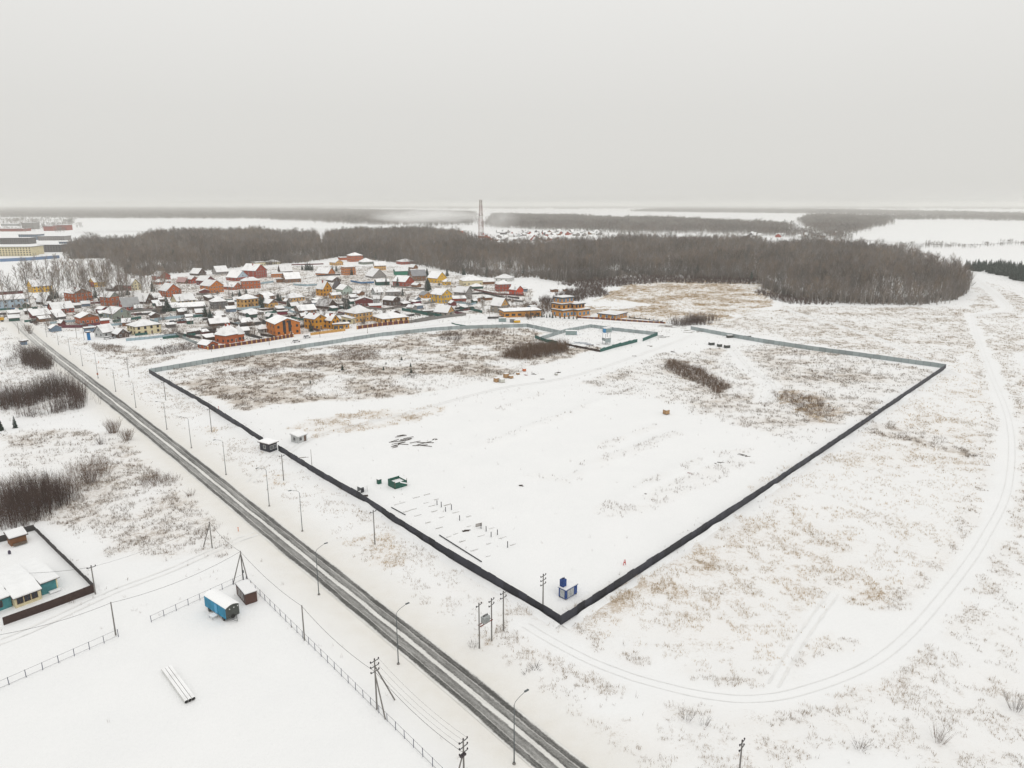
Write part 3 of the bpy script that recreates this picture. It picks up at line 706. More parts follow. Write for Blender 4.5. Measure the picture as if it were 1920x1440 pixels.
for i, (poly, hh, lab) in enumerate([
    ([(620, 668), (650, 655), (720, 656), (715, 672), (665, 680)], 1.6, 'dark weed patch in the middle of the rough left half of the plot'),
    ([(820, 640), (840, 626), (870, 628), (868, 640)], 2.2, 'dark weed patch near the back fence below the grey garage house'),
    ([(880, 632), (900, 620), (940, 622), (935, 630)], 2.0, 'dark weed patch close under the back fence in its middle'),
    ([(600, 735), (640, 722), (680, 728), (640, 745)], 1.4, 'dark weed patch on the lower edge of the rough ground'),
    ([(640, 712), (680, 700), (700, 706), (665, 716)], 1.3, 'brown weed patch left of the little pine on the rough ground'),
    ([(760, 710), (775, 700), (790, 706), (775, 712)], 1.6, 'small brown mound of weeds in the rough left half of the plot'),
    ([(800, 705), (850, 690), (900, 690), (860, 704)], 1.6, 'grey weed strip towards the pallets on the rough ground'),
    ([(545, 690), (600, 672), (625, 680), (580, 694)], 1.4, 'grey-brown weeds at the left end of the rough ground'),
    ([(420, 700), (520, 684), (540, 692), (450, 708)], 1.2, 'thin weeds inside the back left corner of the fence'),
    ([(280, 655), (380, 640), (390, 652), (300, 668)], 1.8, 'brown weeds on the vacant lot left of the turret house'),
    ([(170, 645), (230, 650), (225, 662), (180, 660)], 1.8, 'brown weeds beside the lamps at the village end of the road')]):
    thicket(poly, 1.9, hh, lab, [SHRUBB, SHRUB][i % 2], spread=1.9, ntw=40, w=.055, seed=80 + i, gaps=.42, name="weeds")
for k in range(3):
    V, T = bush_arrays(np.zeros((1, 2)), [4.5, 3.5, 6][k], [2.6, 2.8, 2.4][k], 16, 80, .16); UNDER.objects.link(bpy.data.objects.new("undergrowth_kind", tri_mesh("undergrowth", V, T, [[TWIG, TWIGB, TWIGG][k]])))
forest("undergrowth", scatter(front_strip(FR1, 9), 4.2, seed=71, gaps=.3), UNDER, 'brushwood at the foot of the big wood behind the village', 3, .8, 1.6)
forest("undergrowth", scatter(front_strip(FR2, 9), 3.6, seed=72, gaps=.25), UNDER, 'brushwood at the foot of the rounded wood on the right', 3, .8, 1.5)
bush(213, 812, 5.5, 3.6, 'round grey bush standing on the left verge of the road', SHRUBB, 90, 700, .06)
bush(238, 826, 3.8, 3.4, 'lower brown bush right beside the round grey bush', SHRUBB, 80, 560, .06)
bush(190, 833, 2.8, 3.0, 'small bush on the left side of the round grey bush', SHRUB, 30, 120)
bush(168, 905, 5.0, 3.6, 'fan-shaped bare bush right of the tall dense thicket', SHRUB, 40, 200)
bush(358, 930, 2.6, 2.2, 'small spiky bush on the verge left of the road', SHRUBB, 30, 60)
bush(135, 1130, 1.8, 1.6, 'tiny bare bush outside the brown board fence', SHRUBB, 16, 50, .03)
bush(887, 1214, 2.6, 1.6, 'small leafless shrub left of the transformer poles', SHRUB, 22, 70, .03)
bush(1320, 1360, 2.2, 1.6, 'single thin weed shrub above the bottom right pole', SHRUB, 14, 50, .03)
bush(1287, 1350, 2.4, 1.8, 'ragged weed shrub left of the single thin one at bottom', SHRUB, 20, 80, .03)
bush(1612, 1402, 2.0, 2.2, 'dark thorny shrub on the snow near the bottom right', SHRUB, 30, 120, .03)
bush(1760, 1390, 2.6, 2.4, 'grey upright shrub near the bottom right corner', SHRUBB, 40, 110, .03)
bush(1905, 1330, 2.8, 2.6, 'dark shrub cut by the right edge of the photo', SHRUB, 40, 120, .035)
bush(1003, 1255, 1.2, 2.2, 'pile of cut branches lying on the snow near the road', DARKWOOD, 26, 30, .06)
bush(985, 1262, .7, 1.6, 'smaller scatter of cut twigs left of the branch pile', DARKWOOD, 14, 20, .05)

# ------------------------------------------------------------------ dead grass and weed stalks (stuff)
def grass(name, label, m, straw_lo, straw_hi, rate, hmin, hmax, seed):
    r = np.random.default_rng(seed); pr = DENS * ((STRAW >= straw_lo) & (STRAW < straw_hi))
    dist = np.hypot(XX, YY); pr = pr * np.clip(300 / dist, .28, 2.2) * rate * GS * GS
    cnt = r.poisson(pr); ys, xs = np.nonzero(cnt); rep = cnt[ys, xs]
    X = np.repeat(gx[xs], rep) + r.uniform(-1.2, 1.2, rep.sum()); Y = np.repeat(gy[ys], rep) + r.uniform(-1.2, 1.2, rep.sum())
    k = fbm(X / 2.6, Y / 2.6, seed, 4) > .50; X, Y = X[k], Y[k]
    n = len(X); per = 3
    C = np.repeat(np.c_[X, Y], per, 0) + r.normal(0, .14, (n * per, 2))
    z = ground_h(C[:, 0], C[:, 1]) - .03
    d = np.hypot(C[:, 0], C[:, 1]); h = r.uniform(hmin, hmax, n * per) * (.7 + .6 * np.repeat(fbm(X / 7, Y / 7, seed + 2), per))
    D = np.c_[r.normal(0, .28, (n * per, 2)) * h[:, None], h]
    V, T = spikes(np.c_[C, z], D, np.clip(.03 + d * .00016, .04, .14) * r.uniform(.6, 1.3, n * per))
    me = tri_mesh(name, V, T, [m]); print(name, len(T))
    return tag(link(name, me), label, 'grass', kind='stuff')
WEED = mat('grey_weed_stalks', (0.16, 0.115, 0.078), 0.95, 0.3, 0.15)
STRAWM = mat('straw_grass', (0.38, 0.26, 0.12), 0.95, 0.3, 0.12)
MIXM = mat('dull_grass', (0.25, 0.175, 0.10), 0.95, 0.3, 0.12)
grass("weed_stalks", 'dark weed stalks poking through the snow', WEED, 0, .42, 3.2, .25, 1.05, 901)
grass("dry_grass", 'dull dry grass poking through the snow', MIXM, .42, .72, 4.6, .16, .75, 902)
grass("dry_grass", 'straw-coloured dry grass poking through the snow', STRAWM, .72, 2, 4.4, .16, .75, 903)
# ------------------------------------------------------------------ houses
def window_mesh(w, h, frame, glass, bars=1):
    mb = MB(); t = .09; d = .10
    mb.box(-w / 2, w / 2, -d * .35, .02, 0, h, glass)
    for (x0, x1, z0, z1) in ((-w / 2 - t, -w / 2, -t, h + t), (w / 2, w / 2 + t, -t, h + t), (-w / 2, w / 2, -t, 0), (-w / 2, w / 2, h, h + t)):
        mb.box(x0, x1, -d, .02, z0, z1, frame)
    for k in range(bars):
        x = -w / 2 + w * (k + 1) / (bars + 1); mb.box(x - .03, x + .03, -d * .7, 0, .01, h - .01, frame)
    return mb.mesh("window")
WIN = {'white': window_mesh(1.25, 1.45, FRAME, GLASS), 'brown': window_mesh(1.25, 1.45, DKFRAME, GLASS), 'blue': window_mesh(1.5, 1.7, FRAME, BLUEGLASS),
       'tall': window_mesh(1.7, 6.4, DKFRAME, GLASS, 1), 'wide': window_mesh(2.6, 1.4, DKFRAME, GLASS, 3)}
def door_mesh():
    mb = MB(); mb.box(-.5, .5, -.08, .02, 0, 2.1, DKFRAME); mb.box(-.6, -.5, -.12, .02, 0, 2.2, FRAME); mb.box(.5, .6, -.12, .02, 0, 2.2, FRAME); mb.box(-.5, .5, -.12, .02, 2.1, 2.2, FRAME)
    mb.tube((.35, -.14, 1.0), (.35, -.08, 1.0), .04, .04, STEEL, 5); return mb.mesh("door")
DOOR = door_mesh()
def garage_mesh(m):
    mb = MB(); mb.box(-1.3, 1.3, -.08, .02, 0, 2.3, m)
    for k in range(1, 4): mb.box(-1.28, 1.28, -.10, -.08, k * .575 - .02, k * .575 + .02, EAVE)
    return mb.mesh("garage_door")
GARAGE = garage_mesh(METALDK)
CHIM = None
def roof_polys(kind, w, d, he, hr, ov):
    rh = hr - he
    if kind == 'f':
        s = rh / (w / 2); z0 = he - s * ov
        return [[(-ov, -ov, z0), (w / 2, -ov, hr), (w / 2, d + ov, hr), (-ov, d + ov, z0)], [(w / 2, -ov, hr), (w + ov, -ov, z0), (w + ov, d + ov, z0), (w / 2, d + ov, hr)]]
    if kind == 's':
        s = rh / (d / 2); z0 = he - s * ov
        return [[(-ov, -ov, z0), (w + ov, -ov, z0), (w + ov, d / 2, hr), (-ov, d / 2, hr)], [(-ov, d / 2, hr), (w + ov, d / 2, hr), (w + ov, d + ov, z0), (-ov, d + ov, z0)]]
    if kind == 'hip':
        z0 = he - .12; a, b_, c, e = (-ov, -ov, z0), (w + ov, -ov, z0), (w + ov, d + ov, z0), (-ov, d + ov, z0)
        if w >= d:
            k = max(.15, (w - d) / 2 * .8); p, q = (w / 2 - k, d / 2, hr), (w / 2 + k, d / 2, hr)
            return [[a, b_, q, p], [b_, c, q], [c, e, p, q], [e, a, p]]
        k = max(.15, (d - w) / 2 * .8); p, q = (w / 2, d / 2 - k, hr), (w / 2, d / 2 + k, hr)
        return [[a, b_, p], [b_, c, q, p], [c, e, q], [e, a, p, q]]
    if kind == 'shed':
        s = rh / d; return [[(-ov, -ov, he - s * ov), (w + ov, -ov, he - s * ov), (w + ov, d + ov, hr + s * ov), (-ov, d + ov, hr + s * ov)]]
    if kind == 'gambrel':
        zm = he + rh * .68; x1 = w * .2; s = (zm - he) / x1 * .5
        return [[(-ov * .5, -ov, he - .2), (x1, -ov, zm), (x1, d + ov, zm), (-ov * .5, d + ov, he - .2)], [(x1, -ov, zm), (w / 2, -ov, hr), (w / 2, d + ov, hr), (x1, d + ov, zm)],
                [(w / 2, -ov, hr), (w - x1, -ov, zm), (w - x1, d + ov, zm), (w / 2, d + ov, hr)], [(w - x1, -ov, zm), (w + ov * .5, -ov, he - .2), (w + ov * .5, d + ov, he - .2), (w - x1, d + ov, zm)]]
    return [[(-ov, -ov, hr), (w + ov, -ov, hr), (w + ov, d + ov, hr), (-ov, d + ov, hr)]]
def building(root, w, d, he, hr, kind, wall, gable=None, roof=None, snow=True, win='white', chimney=0, wins=True, ov=.55, door=True, left_wall=None, cols=None, garage=0, bare=None, nleft=None):
    wm = wallm(wall); mb = MB()
    if kind == 'flat': hr = he
    lz = he if kind != 'flat' else he - .01
    lw = wallm(left_wall) if left_wall else wm
    mb.poly([(0, 0, -.3), (w, 0, -.3), (w, 0, lz), (0, 0, lz)], wm); mb.poly([(w, 0, -.3), (w, d, -.3), (w, d, lz), (w, 0, lz)], wm)
    mb.poly([(w, d, -.3), (0, d, -.3), (0, d, lz), (w, d, lz)], wm); mb.poly([(0, d, -.3), (0, 0, -.3), (0, 0, lz), (0, d, lz)], lw)
    if kind == 'shed':
        mb.poly([(0, d, lz), (0, 0, lz), (0, d, hr - .03)], lw); mb.poly([(w, 0, lz), (w, d, lz), (w, d, hr - .03)], wm); mb.poly([(w, d, lz), (0, d, lz), (0, d, hr - .03), (w, d, hr - .03)], wm)
    mb.build("wall", root)
    gm_ = wallm(gable) if gable else wm
    g = MB()
    if kind == 'f': g.poly([(0, 0, lz), (w, 0, lz), (w / 2, 0, hr - .03)], gm_); g.poly([(w, d, lz), (0, d, lz), (w / 2, d, hr - .03)], gm_)
    elif kind == 's': g.poly([(0, d, lz), (0, 0, lz), (0, d / 2, hr - .03)], gm_); g.poly([(w, 0, lz), (w, d, lz), (w, d / 2, hr - .03)], gm_)
    elif kind == 'gambrel':
        zm = he + (hr - he) * .68
        for y in (0, d): g.poly([(0, y, lz), (w, y, lz), (w * .8, y, zm - .03), (w / 2, y, hr - .03), (w * .2, y, zm - .03)], gm_)
    if g.f: g.build("gable", root)
    rm_ = roof or EAVE; th = .18
    polys = roof_polys(kind, w, d, he, hr, ov); rb = MB()
    for p in polys: rb.prism([(x, y, z + .004) for x, y, z in p], th if kind != 'flat' else .55, rm_)
    ro = rb.build("roof", root)
    if snow:
        sb = MB(); cx, cy = w / 2, d / 2; k = 1 - .22 / max(3, w); top = th if kind != 'flat' else .55
        for p in polys:
            sb.prism([(cx + (x - cx) * k, cy + (y - cy) * k, z + top + .006) for x, y, z in p], .24, bare or ROOFSNOW)
        sb.build("snow_cover", ro)
    if chimney:
        cb = MB(); cw = .42
        for q in range(chimney):
            x, y = (w * (.38 + .2 * q), d * .45) if kind != 's' else (w * (.35 + .25 * q), d * .52)
            cb2 = MB(); zt = hr + .9
            cb2.box(x - cw, x + cw, y - cw, y + cw, he, zt, wallm('redbrick')); cb2.box(x - cw - .1, x + cw + .1, y - cw - .1, y + cw + .1, zt, zt + .15, EAVE); cb2.box(x - cw, x + cw, y - cw, y + cw, zt + .152, zt + .3, SNOW)
            cb2.build("chimney", ro)
    if wins:
        W = WIN[win]; st = max(1, int((he + .4) / 2.75)); fh = he / st
        nc = cols if cols is not None else max(1, min(5, int((w - .8) / 2.5)))
        for s in range(st):
            z = fh * s + min(1.0, fh * .32); sc = min(1, (fh - .7) / 1.75) if fh < 2.4 else 1
            for c in range(nc):
                x = w * (c + .5) / nc
                if s == 0 and garage and c < garage: link("garage_door", GARAGE, root, (x, -.003, 0)); continue
                if s == 0 and door and c == nc // 2 and he > 2.1 and not garage: link("door", DOOR, root, (x, -.003, 0)); continue
                link("window", W, root, (x, -.003, z), 0, (sc, 1, sc))
            n2 = nleft if nleft is not None else max(1, min(3, int((d - .8) / 3.4)))
            for c in range(n2): link("window", W, root, (-.003, d * (n2 - c - .5) / n2, z), -math.pi / 2, (sc, 1, sc))
        rh = hr - he
        if kind in ('f', 'gambrel') and rh > 2.1 and w > 5: link("window", W, root, (w / 2, -.003, he + rh * .18), 0, (.85, 1, min(.85, rh * .3)))
        if kind == 's' and rh > 2.4: link("window", W, root, (-.003, d / 2, he + rh * .18), -math.pi / 2, (.85, 1, min(.85, rh * .3)))
HOUSES = []
def house(reg, x1, xc, x2, yb, ye, yr, kind, wall, name, label, short=None, ratio=None, cat='house', hmin=2.1, **kw):
    (px1, _), (pxc, pyb), (px2, _) = R(reg, x1, yb), R(reg, xc, yb), R(reg, x2, yb)
    pye, pyr = R(reg, 0, ye)[1], R(reg, 0, yr)[1]
    c = G(pxc, pyb); t = math.hypot(c.y, CAM_H) * .985; s = c.x / c.y
    Rr = (px2 - pxc) * c.y / FPX / CP; Lr = max(.5, (pxc - px1) * c.y / FPX / CP)
    r = ratio or (.85 if kind in ('s', 'shed', 'flat', 'hip') else 1.15)
    k = Lr / (Rr * r); th = math.atan2(k - s, 1 + k * s); th = min(max(th, math.radians(16)), math.radians(66))
    w = Rr / (math.cos(th) - s * math.sin(th)); dd = Lr / max(.25, math.sin(th) + s * math.cos(th))
    dd = min(max(dd, .5 * w if w > 6 else .7 * w), 1.9 * w, 24)
    he = max(hmin, z_at(c.y, pye)); cy = c.y + (w * math.sin(th) + dd * math.cos(th)) / 2
    hr = max(he + .5, min(z_at(cy, pyr) - .35, he + .75 * (w if kind in ('f', 'gambrel') else min(dd, w if kind == 'hip' else dd))))
    root = empty(name, (c.x, c.y, 0), th)
    building(root, w, dd, he, hr, kind, wall, **kw)
    tag(root, label, cat); HOUSES.append((c.x + w * .5 * math.cos(th) - dd * .5 * math.sin(th), cy, short or label))
    return root, w, dd, he, hr
H = house
# --- left end
H('A', -60, -40, 330, 592, 500, 432, 's', 'paleblue', 'house', 'long pale blue house at the left edge above the road junction', wins=True)
H('A', -40, -20, 262, 440, 412, 398, 'flat', 'darkred', 'shed', 'low dark red shed behind the long pale blue house', cat='shed', wins=False)
H('A', 315, 375, 590, 412, 345, 262, 's', 'yellow', 'house', 'yellow house with a brown dormer at the foot of the tree row', chimney=1)
H('A', 350, 515, 600, 550, 515, 432, 'f', 'darkbrown', 'house', 'dark wooden house right of the long pale blue one', win='white')
H('A', 735, 840, 1045, 525, 425, 355, 'f', 'brick', 'house', 'red brick house with a wide dark brown gable and yellow band', gable='brown', chimney=1)
H('A', 1010, 1065, 1190, 352, 295, 240, 's', 'yellow', 'house', 'two-coloured house, red side and yellow front, near the tree row', left_wall='redbrick')
H('A', 1350, 1480, 1590, 392, 330, 250, 'f', 'cream', 'house', 'cream house with red side beneath the tree row', left_wall='redbrick')
H('A', 1190, 1270, 1400, 400, 372, 315, 'gambrel', 'darkbrown', 'barn', 'dark round-roofed barn below the two-coloured house', cat='barn', wins=False)
H('A', 1140, 1250, 1350, 566, 465, 400, 'f', 'brick', 'house', 'tall red brick house left of the grey sheet roof', gable='greengrey')
H('A', 1345, 1390, 1580, 612, 570, 462, 's', 'redbrick', 'house', 'red house with a big bare grey sheet roof', roof=mat('grey_sheet_roof', (.33, .335, .34), .45, .1, .4, metallic=.2), snow=False)
H('A', 1500, 1640, 1735, 540, 520, 415, 'f', 'darkbrown', 'house', 'low dark cottage under a steep snow roof behind the grey sheet roof', win='white')
H('A', 1690, 1740, 1820, 500, 470, 417, 's', 'grey', 'shed', 'small grey outbuilding beside the steep snow-roofed cottage', cat='shed')
H('A', 1750, 1770, 1860, 592, 562, 520, 's', 'darkbrown', 'shed', 'small dark shed left of the big snowy spruce', cat='shed', wins=False)
H('A', 545, 600, 840, 652, 602, 515, 's', 'redbrick', 'house', 'red house under one broad white roof near the road junction')
H('A', 590, 640, 745, 722, 690, 610, 'shed', 'darkgrey', 'shed', 'snowy lean-to in front of the broad white roof', cat='shed', wins=False)
H('A', 335, 380, 590, 706, 680, 605, 'shed', 'darkred', 'shed', 'long dark red sheds by the road junction', cat='shed', wins=False)
H('A', 850, 915, 1120, 772, 700, 632, 'f', 'brick', 'house', 'brown brick house facing the road with a big gable', gable='brown')
H('A', 655, 695, 745, 800, 752, 715, 'f', 'darkred', 'garage', 'small dark red gabled garage in the roadside fence', cat='garage', wins=False)
H('A', 1165, 1280, 1480, 712, 655, 570, 'f', 'greengrey', 'house', 'green-grey gabled house with a bright blue window', win='blue', cols=1)
H('A', 1085, 1150, 1240, 650, 602, 565, 'f', 'darkred', 'shed', 'dark red shed behind the brown brick gable house', cat='shed', wins=False)
H('A', 1125, 1140, 1235, 766, 727, 700, 's', 'redbrick', 'shed', 'red outbuilding between brown brick gable and green-grey house', cat='shed', wins=False)
H('A', 1440, 1535, 1825, 896, 800, 712, 'hip', 'cream', 'house', 'cream bungalow with brown windows facing the vacant lot', win='brown', chimney=0, cols=4)
H('A', 1070, 1165, 1300, 922, 862, 768, 's', 'palegrey', 'house', 'white plastered house left of the cream bungalow')
H('A', 1270, 1330, 1455, 926, 880, 810, 'f', 'darkbrown', 'cottage', 'little dark brown gabled cottage in front of the cream bungalow', cat='cottage')
H('A', 945, 955, 1070, 857, 827, 806, 'flat', 'slate', 'shed', 'flat slate-blue shed nearest the road left of the white house', cat='shed', wins=False)
H('P', 164, 166, 170.5, 638, 624, 623, 'flat', 'blue', 'booth', 'narrow bright blue booth on the lot by the road', cat='booth', wins=False, door=False)
H('P', 39, 44, 52, 647.5, 641.5, 637.5, 'flat', 'slate', 'bus_shelter', 'small blue and white shelter on the left side of the road', cat='shelter', wins=False)
# --- second field (B)
H('B', 275, 360, 480, 392, 350, 290, 'f', 'redbrick', 'house', 'twin-gabled red house at the upper left beside the tree row')
H('B', 285, 330, 480, 442, 415, 372, 'hip', 'brick', 'house', 'low hipped house in front of the twin-gabled red one')
H('B', 355, 440, 605, 582, 515, 425, 'f', 'brick', 'house', 'red-orange brick gable house behind the snowy spruce')
H('B', 490, 555, 765, 667, 630, 545, 's', 'cream', 'house', 'pale cream house under a broad smooth snow roof')
H('B', 550, 560, 870, 732, 705, 650, 'shed', 'darkgrey', 'carport', 'long dark carport in front of the pale cream house', cat='carport', wins=False)
H('B', 550, 640, 700, 432, 415, 357, 'f', 'brown', 'cottage', 'cottage with a bare pinkish sheet roof', cat='cottage', roof=mat('pink_sheet_roof', (.42, .27, .26), .5, .1, .4), snow=False)
H('B', 700, 790, 880, 342, 318, 256, 'f', 'darkbrown', 'house', 'dark-gabled house in the back row near the wood, left part')
H('B', 950, 1000, 1130, 332, 300, 230, 's', 'grey', 'house', 'steep white mansard house in the back row')
H('B', 665, 720, 790, 432, 382, 342, 'f', 'redbrick', 'cottage', 'small red-brown cottage right of the pinkish roof', cat='cottage')
H('B', 775, 880, 985, 452, 400, 342, 'f', 'darkred', 'house', 'dark red house just behind the orange brick gable house')
H('B', 820, 930, 1080, 537, 460, 386, 'f', 'orange', 'house', 'orange brick gable house in the middle of the village left half', gable='orange')
H('B', 795, 810, 920, 542, 525, 488, 'f', 'darkred', 'garage', 'low dark red gabled garage beside the orange brick gable', cat='garage', wins=False)
H('B', 1060, 1190, 1280, 502, 470, 413, 'f', 'brick', 'house', 'low red house right of the orange brick gable house')
H('B', 1265, 1290, 1490, 492, 405, 356, 'hip', 'brick', 'house', 'square red brick house with hipped roof and small porch', chimney=1)
H('B', 1110, 1230, 1360, 402, 365, 282, 'f', 'redbrick', 'house', 'red house with a pale blue-grey gable in the back row', gable='paleblue')
H('B', 1285, 1440, 1565, 372, 287, 206, 'f', 'redbrick', 'house', 'large dark red brick house with red chimney in the back row', chimney=1)
H('B', 1385, 1440, 1545, 236, 198, 165, 'flat', 'cream', 'house', 'flat-roofed cream block at the edge of the wood', cat='house')
H('B', 1550, 1580, 1710, 217, 190, 160, 'hip', 'cream', 'house', 'low cream house with wide snow roof at the edge of the wood')
H('B', 1690, 1720, 1850, 312, 300, 217, 's', 'darkbrown', 'cottage', 'A-frame cottage almost hidden under snow', cat='cottage')
H('B', 1605, 1620, 1760, 362, 322, 306, 's', 'orange', 'house', 'low orange-brown house in front of the A-frame')
H('C', 175, 215, 385, 422, 380, 302, 's', 'brown', 'house', 'brown house with broad snow roof and a low brown wing')
H('C', 105, 115, 205, 418, 385, 368, 'flat', 'brown', 'shed', 'flat brown wing left of the broad snow-roofed brown house', cat='shed', wins=False)
H('B', 1230, 1310, 1470, 706, 612, 548, 'hip', 'tan', 'house', 'two-storey square tan house with hipped roof in mid-village', win='brown')
H('B', 925, 960, 1115, 722, 640, 576, 'hip', 'darkgrey', 'house', 'dark grey square house with pyramid roof left of the square tan one')
H('B', 1425, 1560, 1655, 612, 578, 532, 's', 'brown', 'house', 'low brown house behind the dark tree by the square tan house')
H('B', 1515, 1590, 1690, 702, 656, 602, 'f', 'tan', 'cottage', 'small timber cottage right of the square tan house', cat='cottage', gable='brown')
H('C', 180, 265, 430, 637, 597, 532, 'hip', 'tan', 'house', 'long low tan house with hipped roof in mid-village')
H('B', 1250, 1330, 1530, 802, 775, 710, 'hip', 'darkgrey', 'house', 'low dark house under a pointed snow roof below the square tan house')
H('B', 895, 930, 1140, 917, 886, 815, 's', 'darkbrown', 'shed', 'low dark brown shed behind the turret house', cat='shed', wins=False)
H('B', 790, 890, 1020, 1167, 1136, 1064, 'f', 'brick', 'garage', 'red gabled garage in front of the turret house', cat='garage', garage=1, cols=1)
H('B', 1465, 1490, 1565, 987, 948, 887, 'hip', 'grey', 'summer_house', 'small hexagon-like summer house between turret house and glass-fronted house', cat='summer house', cols=2)
H('B', 425, 450, 540, 932, 907, 875, 'shed', 'darkgrey', 'shed', 'dark flat shed right of the cream bungalow', cat='shed', wins=False)
# --- front row and centre (C)
r_, w_, d_, he_, hr_ = H('C', 5, 105, 385, 1022, 890, 798, 'f', 'orange', 'house', 'large orange house with tall dark windows up its gable', win='brown', cols=4)
for fx in (.36, .58): link("window", WIN['tall'], r_, (w_ * fx, -.012, he_ * .28), 0, (1, 1, min(1.25, (he_ * .95) / 6.4)))
H('C', 118, 125, 235, 787, 752, 740, 'flat', 'maroon', 'shed', 'flat maroon outbuilding behind the orange house with tall windows', cat='shed', wins=False, snow=True)
H('C', 430, 545, 680, 952, 832, 766, 'f', 'ochre', 'house', 'large ochre house right of the tall-windowed orange house', win='brown', chimney=1)
H('C', 640, 735, 822, 942, 847, 772, 'f', 'ochre', 'house', 'narrower ochre wing house with two chimneys beside the large ochre house', win='brown', chimney=2)
H('C', 735, 750, 930, 947, 897, 882, 'flat', 'ochre', 'garage', 'flat-roofed ochre garage with dark doors in the front row', cat='garage', garage=2, cols=3)
H('C', 885, 1000, 1195, 872, 772, 670, 'hip', 'tan', 'house', 'large tan house with a tall pyramid roof in the front row', win='white')
H('C', 845, 960, 1005, 882, 828, 792, 'shed', 'cream', 'veranda', 'glazed cream veranda left of the tall pyramid-roofed tan house', cat='veranda', win='wide')
H('C', 1195, 1310, 1600, 882, 832, 748, 'hip', 'tan', 'house', 'long low tan annex behind the pillared brick fence', win='brown', cols=5)
H('C', 315, 370, 560, 777, 737, 667, 's', 'brown', 'house', 'brown house with smooth snow roof behind the orange front houses')
H('C', 550, 690, 795, 717, 704, 604, 'f', 'darkbrown', 'barn', 'steep weathered barn with a patchy half-bare roof', cat='barn', wins=False, roof=DARKWOOD, bare=mat('patchy_snow_on_boards', (.10, .085, .08), .9, .3, .55, color2=(.66, .66, .66)))
H('C', 560, 640, 735, 572, 492, 397, 'f', 'ochre', 'house', 'tall ochre house with steep gable in mid-village', win='brown', chimney=1)
H('C', 670, 740, 835, 417, 395, 350, 'f', 'darkbrown', 'cottage', 'dark timber cottage with half-bare roof above the tall ochre house', cat='cottage')
H('C', 745, 790, 855, 502, 470, 387, 'f', 'darkbrown', 'house', 'house with a steep bare dark roof right of the tall ochre house', roof=mat('dark_sheet_roof', (.075, .065, .07), .6, .15, .5), snow=False)
H('C', 785, 860, 965, 557, 500, 440, 'f', 'mint', 'house', 'pale mint-green gabled house in mid-village')
H('C', 705, 730, 840, 602, 562, 528, 's', 'ochre', 'shed', 'small ochre shed under the pale mint house', cat='shed')
H('C', 970, 1040, 1100, 567, 550, 507, 'f', 'brown', 'shed', 'little brown gabled shed right of the pale mint house', cat='shed', wins=False)
H('C', 1180, 1225, 1310, 562, 530, 470, 's', 'palegrey', 'cottage', 'pale cottage with bright steep snow roof near the centre', cat='cottage')
H('C', 1330, 1350, 1510, 572, 527, 492, 'hip', 'grey', 'house', 'plain grey house with hipped roof near the centre')
H('C', 985, 1010, 1195, 692, 622, 577, 'f', 'darkred', 'house', 'dark red gabled house near the centre of the village')
H('C', 1195, 1202, 1272, 652, 602, 567, 's', 'palegrey', 'house', 'pale grey wing right of the dark red gabled house', wins=False)
H('C', 1310, 1420, 1505, 682, 622, 572, 'gambrel', 'darkbrown', 'house', 'dark brown house with a broken gambrel roof')
H('C', 1145, 1160, 1290, 712, 692, 658, 'shed', 'redbrick', 'shed', 'low red shed in front of the dark red gabled house', cat='shed', wins=False)
H('C', 1600, 1670, 1740, 667, 654, 622, 'gambrel', 'maroon', 'shed', 'small maroon barrel-roofed shed with navy front', cat='shed', gable='slate', wins=False)
H('C', 1655, 1690, 1760, 717, 682, 660, 'shed', 'slate', 'shed', 'grey-blue lean-to below the maroon barrel-roofed shed', cat='shed', wins=False)
H('C', 1575, 1640, 1690, 732, 716, 668, 'f', 'grey', 'shed', 'low snow-buried grey shed left of the grey-blue lean-to', cat='shed', wins=False)
H('C', 1760, 1765, 1890, 777, 747, 727, 'flat', 'palegrey', 'shed', 'pale flat block behind the green board fence', cat='shed', wins=False)
H('C', 905, 945, 1080, 187, 118, 80, 'hip', 'brick', 'house', 'red-orange villa with round gable highest at the back of the village', chimney=1)
H('C', 805, 830, 945, 167, 142, 120, 'flat', 'brick', 'shed', 'flat red annex left of the highest villa', cat='shed', wins=False)
H('C', 710, 775, 860, 227, 195, 157, 'f', 'tan', 'house', 'tan gabled house below the highest villa')
H('C', 1035, 1090, 1200, 217, 190, 142, 'hip', 'greengrey', 'house', 'house with a wide tent-like snow roof right of the highest villa')
H('C', 840, 880, 1000, 337, 247, 217, 'hip', 'orange', 'house', 'tall orange cube house in the upper middle of the village', win='white')
H('C', 1200, 1215, 1340, 282, 227, 182, 's', 'tan', 'house', 'tan-orange house right of the tent-like snow roof')
H('C', 1460, 1520, 1660, 217, 187, 150, 'hip', 'redbrick', 'house', 'low red house at the edge of the wood, right part')
H('C', 1600, 1650, 1700, 267, 250, 212, 'f', 'brown', 'shed', 'tiny brown gabled shed near the wood', cat='shed', wins=False)
H('C', 555, 690, 770, 337, 324, 247, 'f', 'orange', 'house', 'low house with orange gable behind the dark spruces')
H('C', 1115, 1195, 1340, 372, 352, 260, 'f', 'grey', 'house', 'big steep grey-white A-frame in the upper middle')
H('C', 1425, 1450, 1590, 337, 292, 257, 's', 'green', 'shed', 'green-walled shed with snow roof in the upper right', cat='shed', wins=False)
H('C', 1610, 1640, 1790, 402, 342, 272, 's', 'brown', 'house', 'brown house with a grey mansard roof, upper right', roof=mat('mid_grey_sheet_roof', (.24, .245, .26), .5, .12, .4), snow=False)
H('C', 1215, 1240, 1380, 452, 412, 377, 's', 'darkgreen', 'shed', 'dark green shed beside the pointed spruces', cat='shed', wins=False)
H('C', 1425, 1560, 1660, 462, 412, 340, 'f', 'redbrick', 'house', 'red-brown gabled house with white windows, right centre')
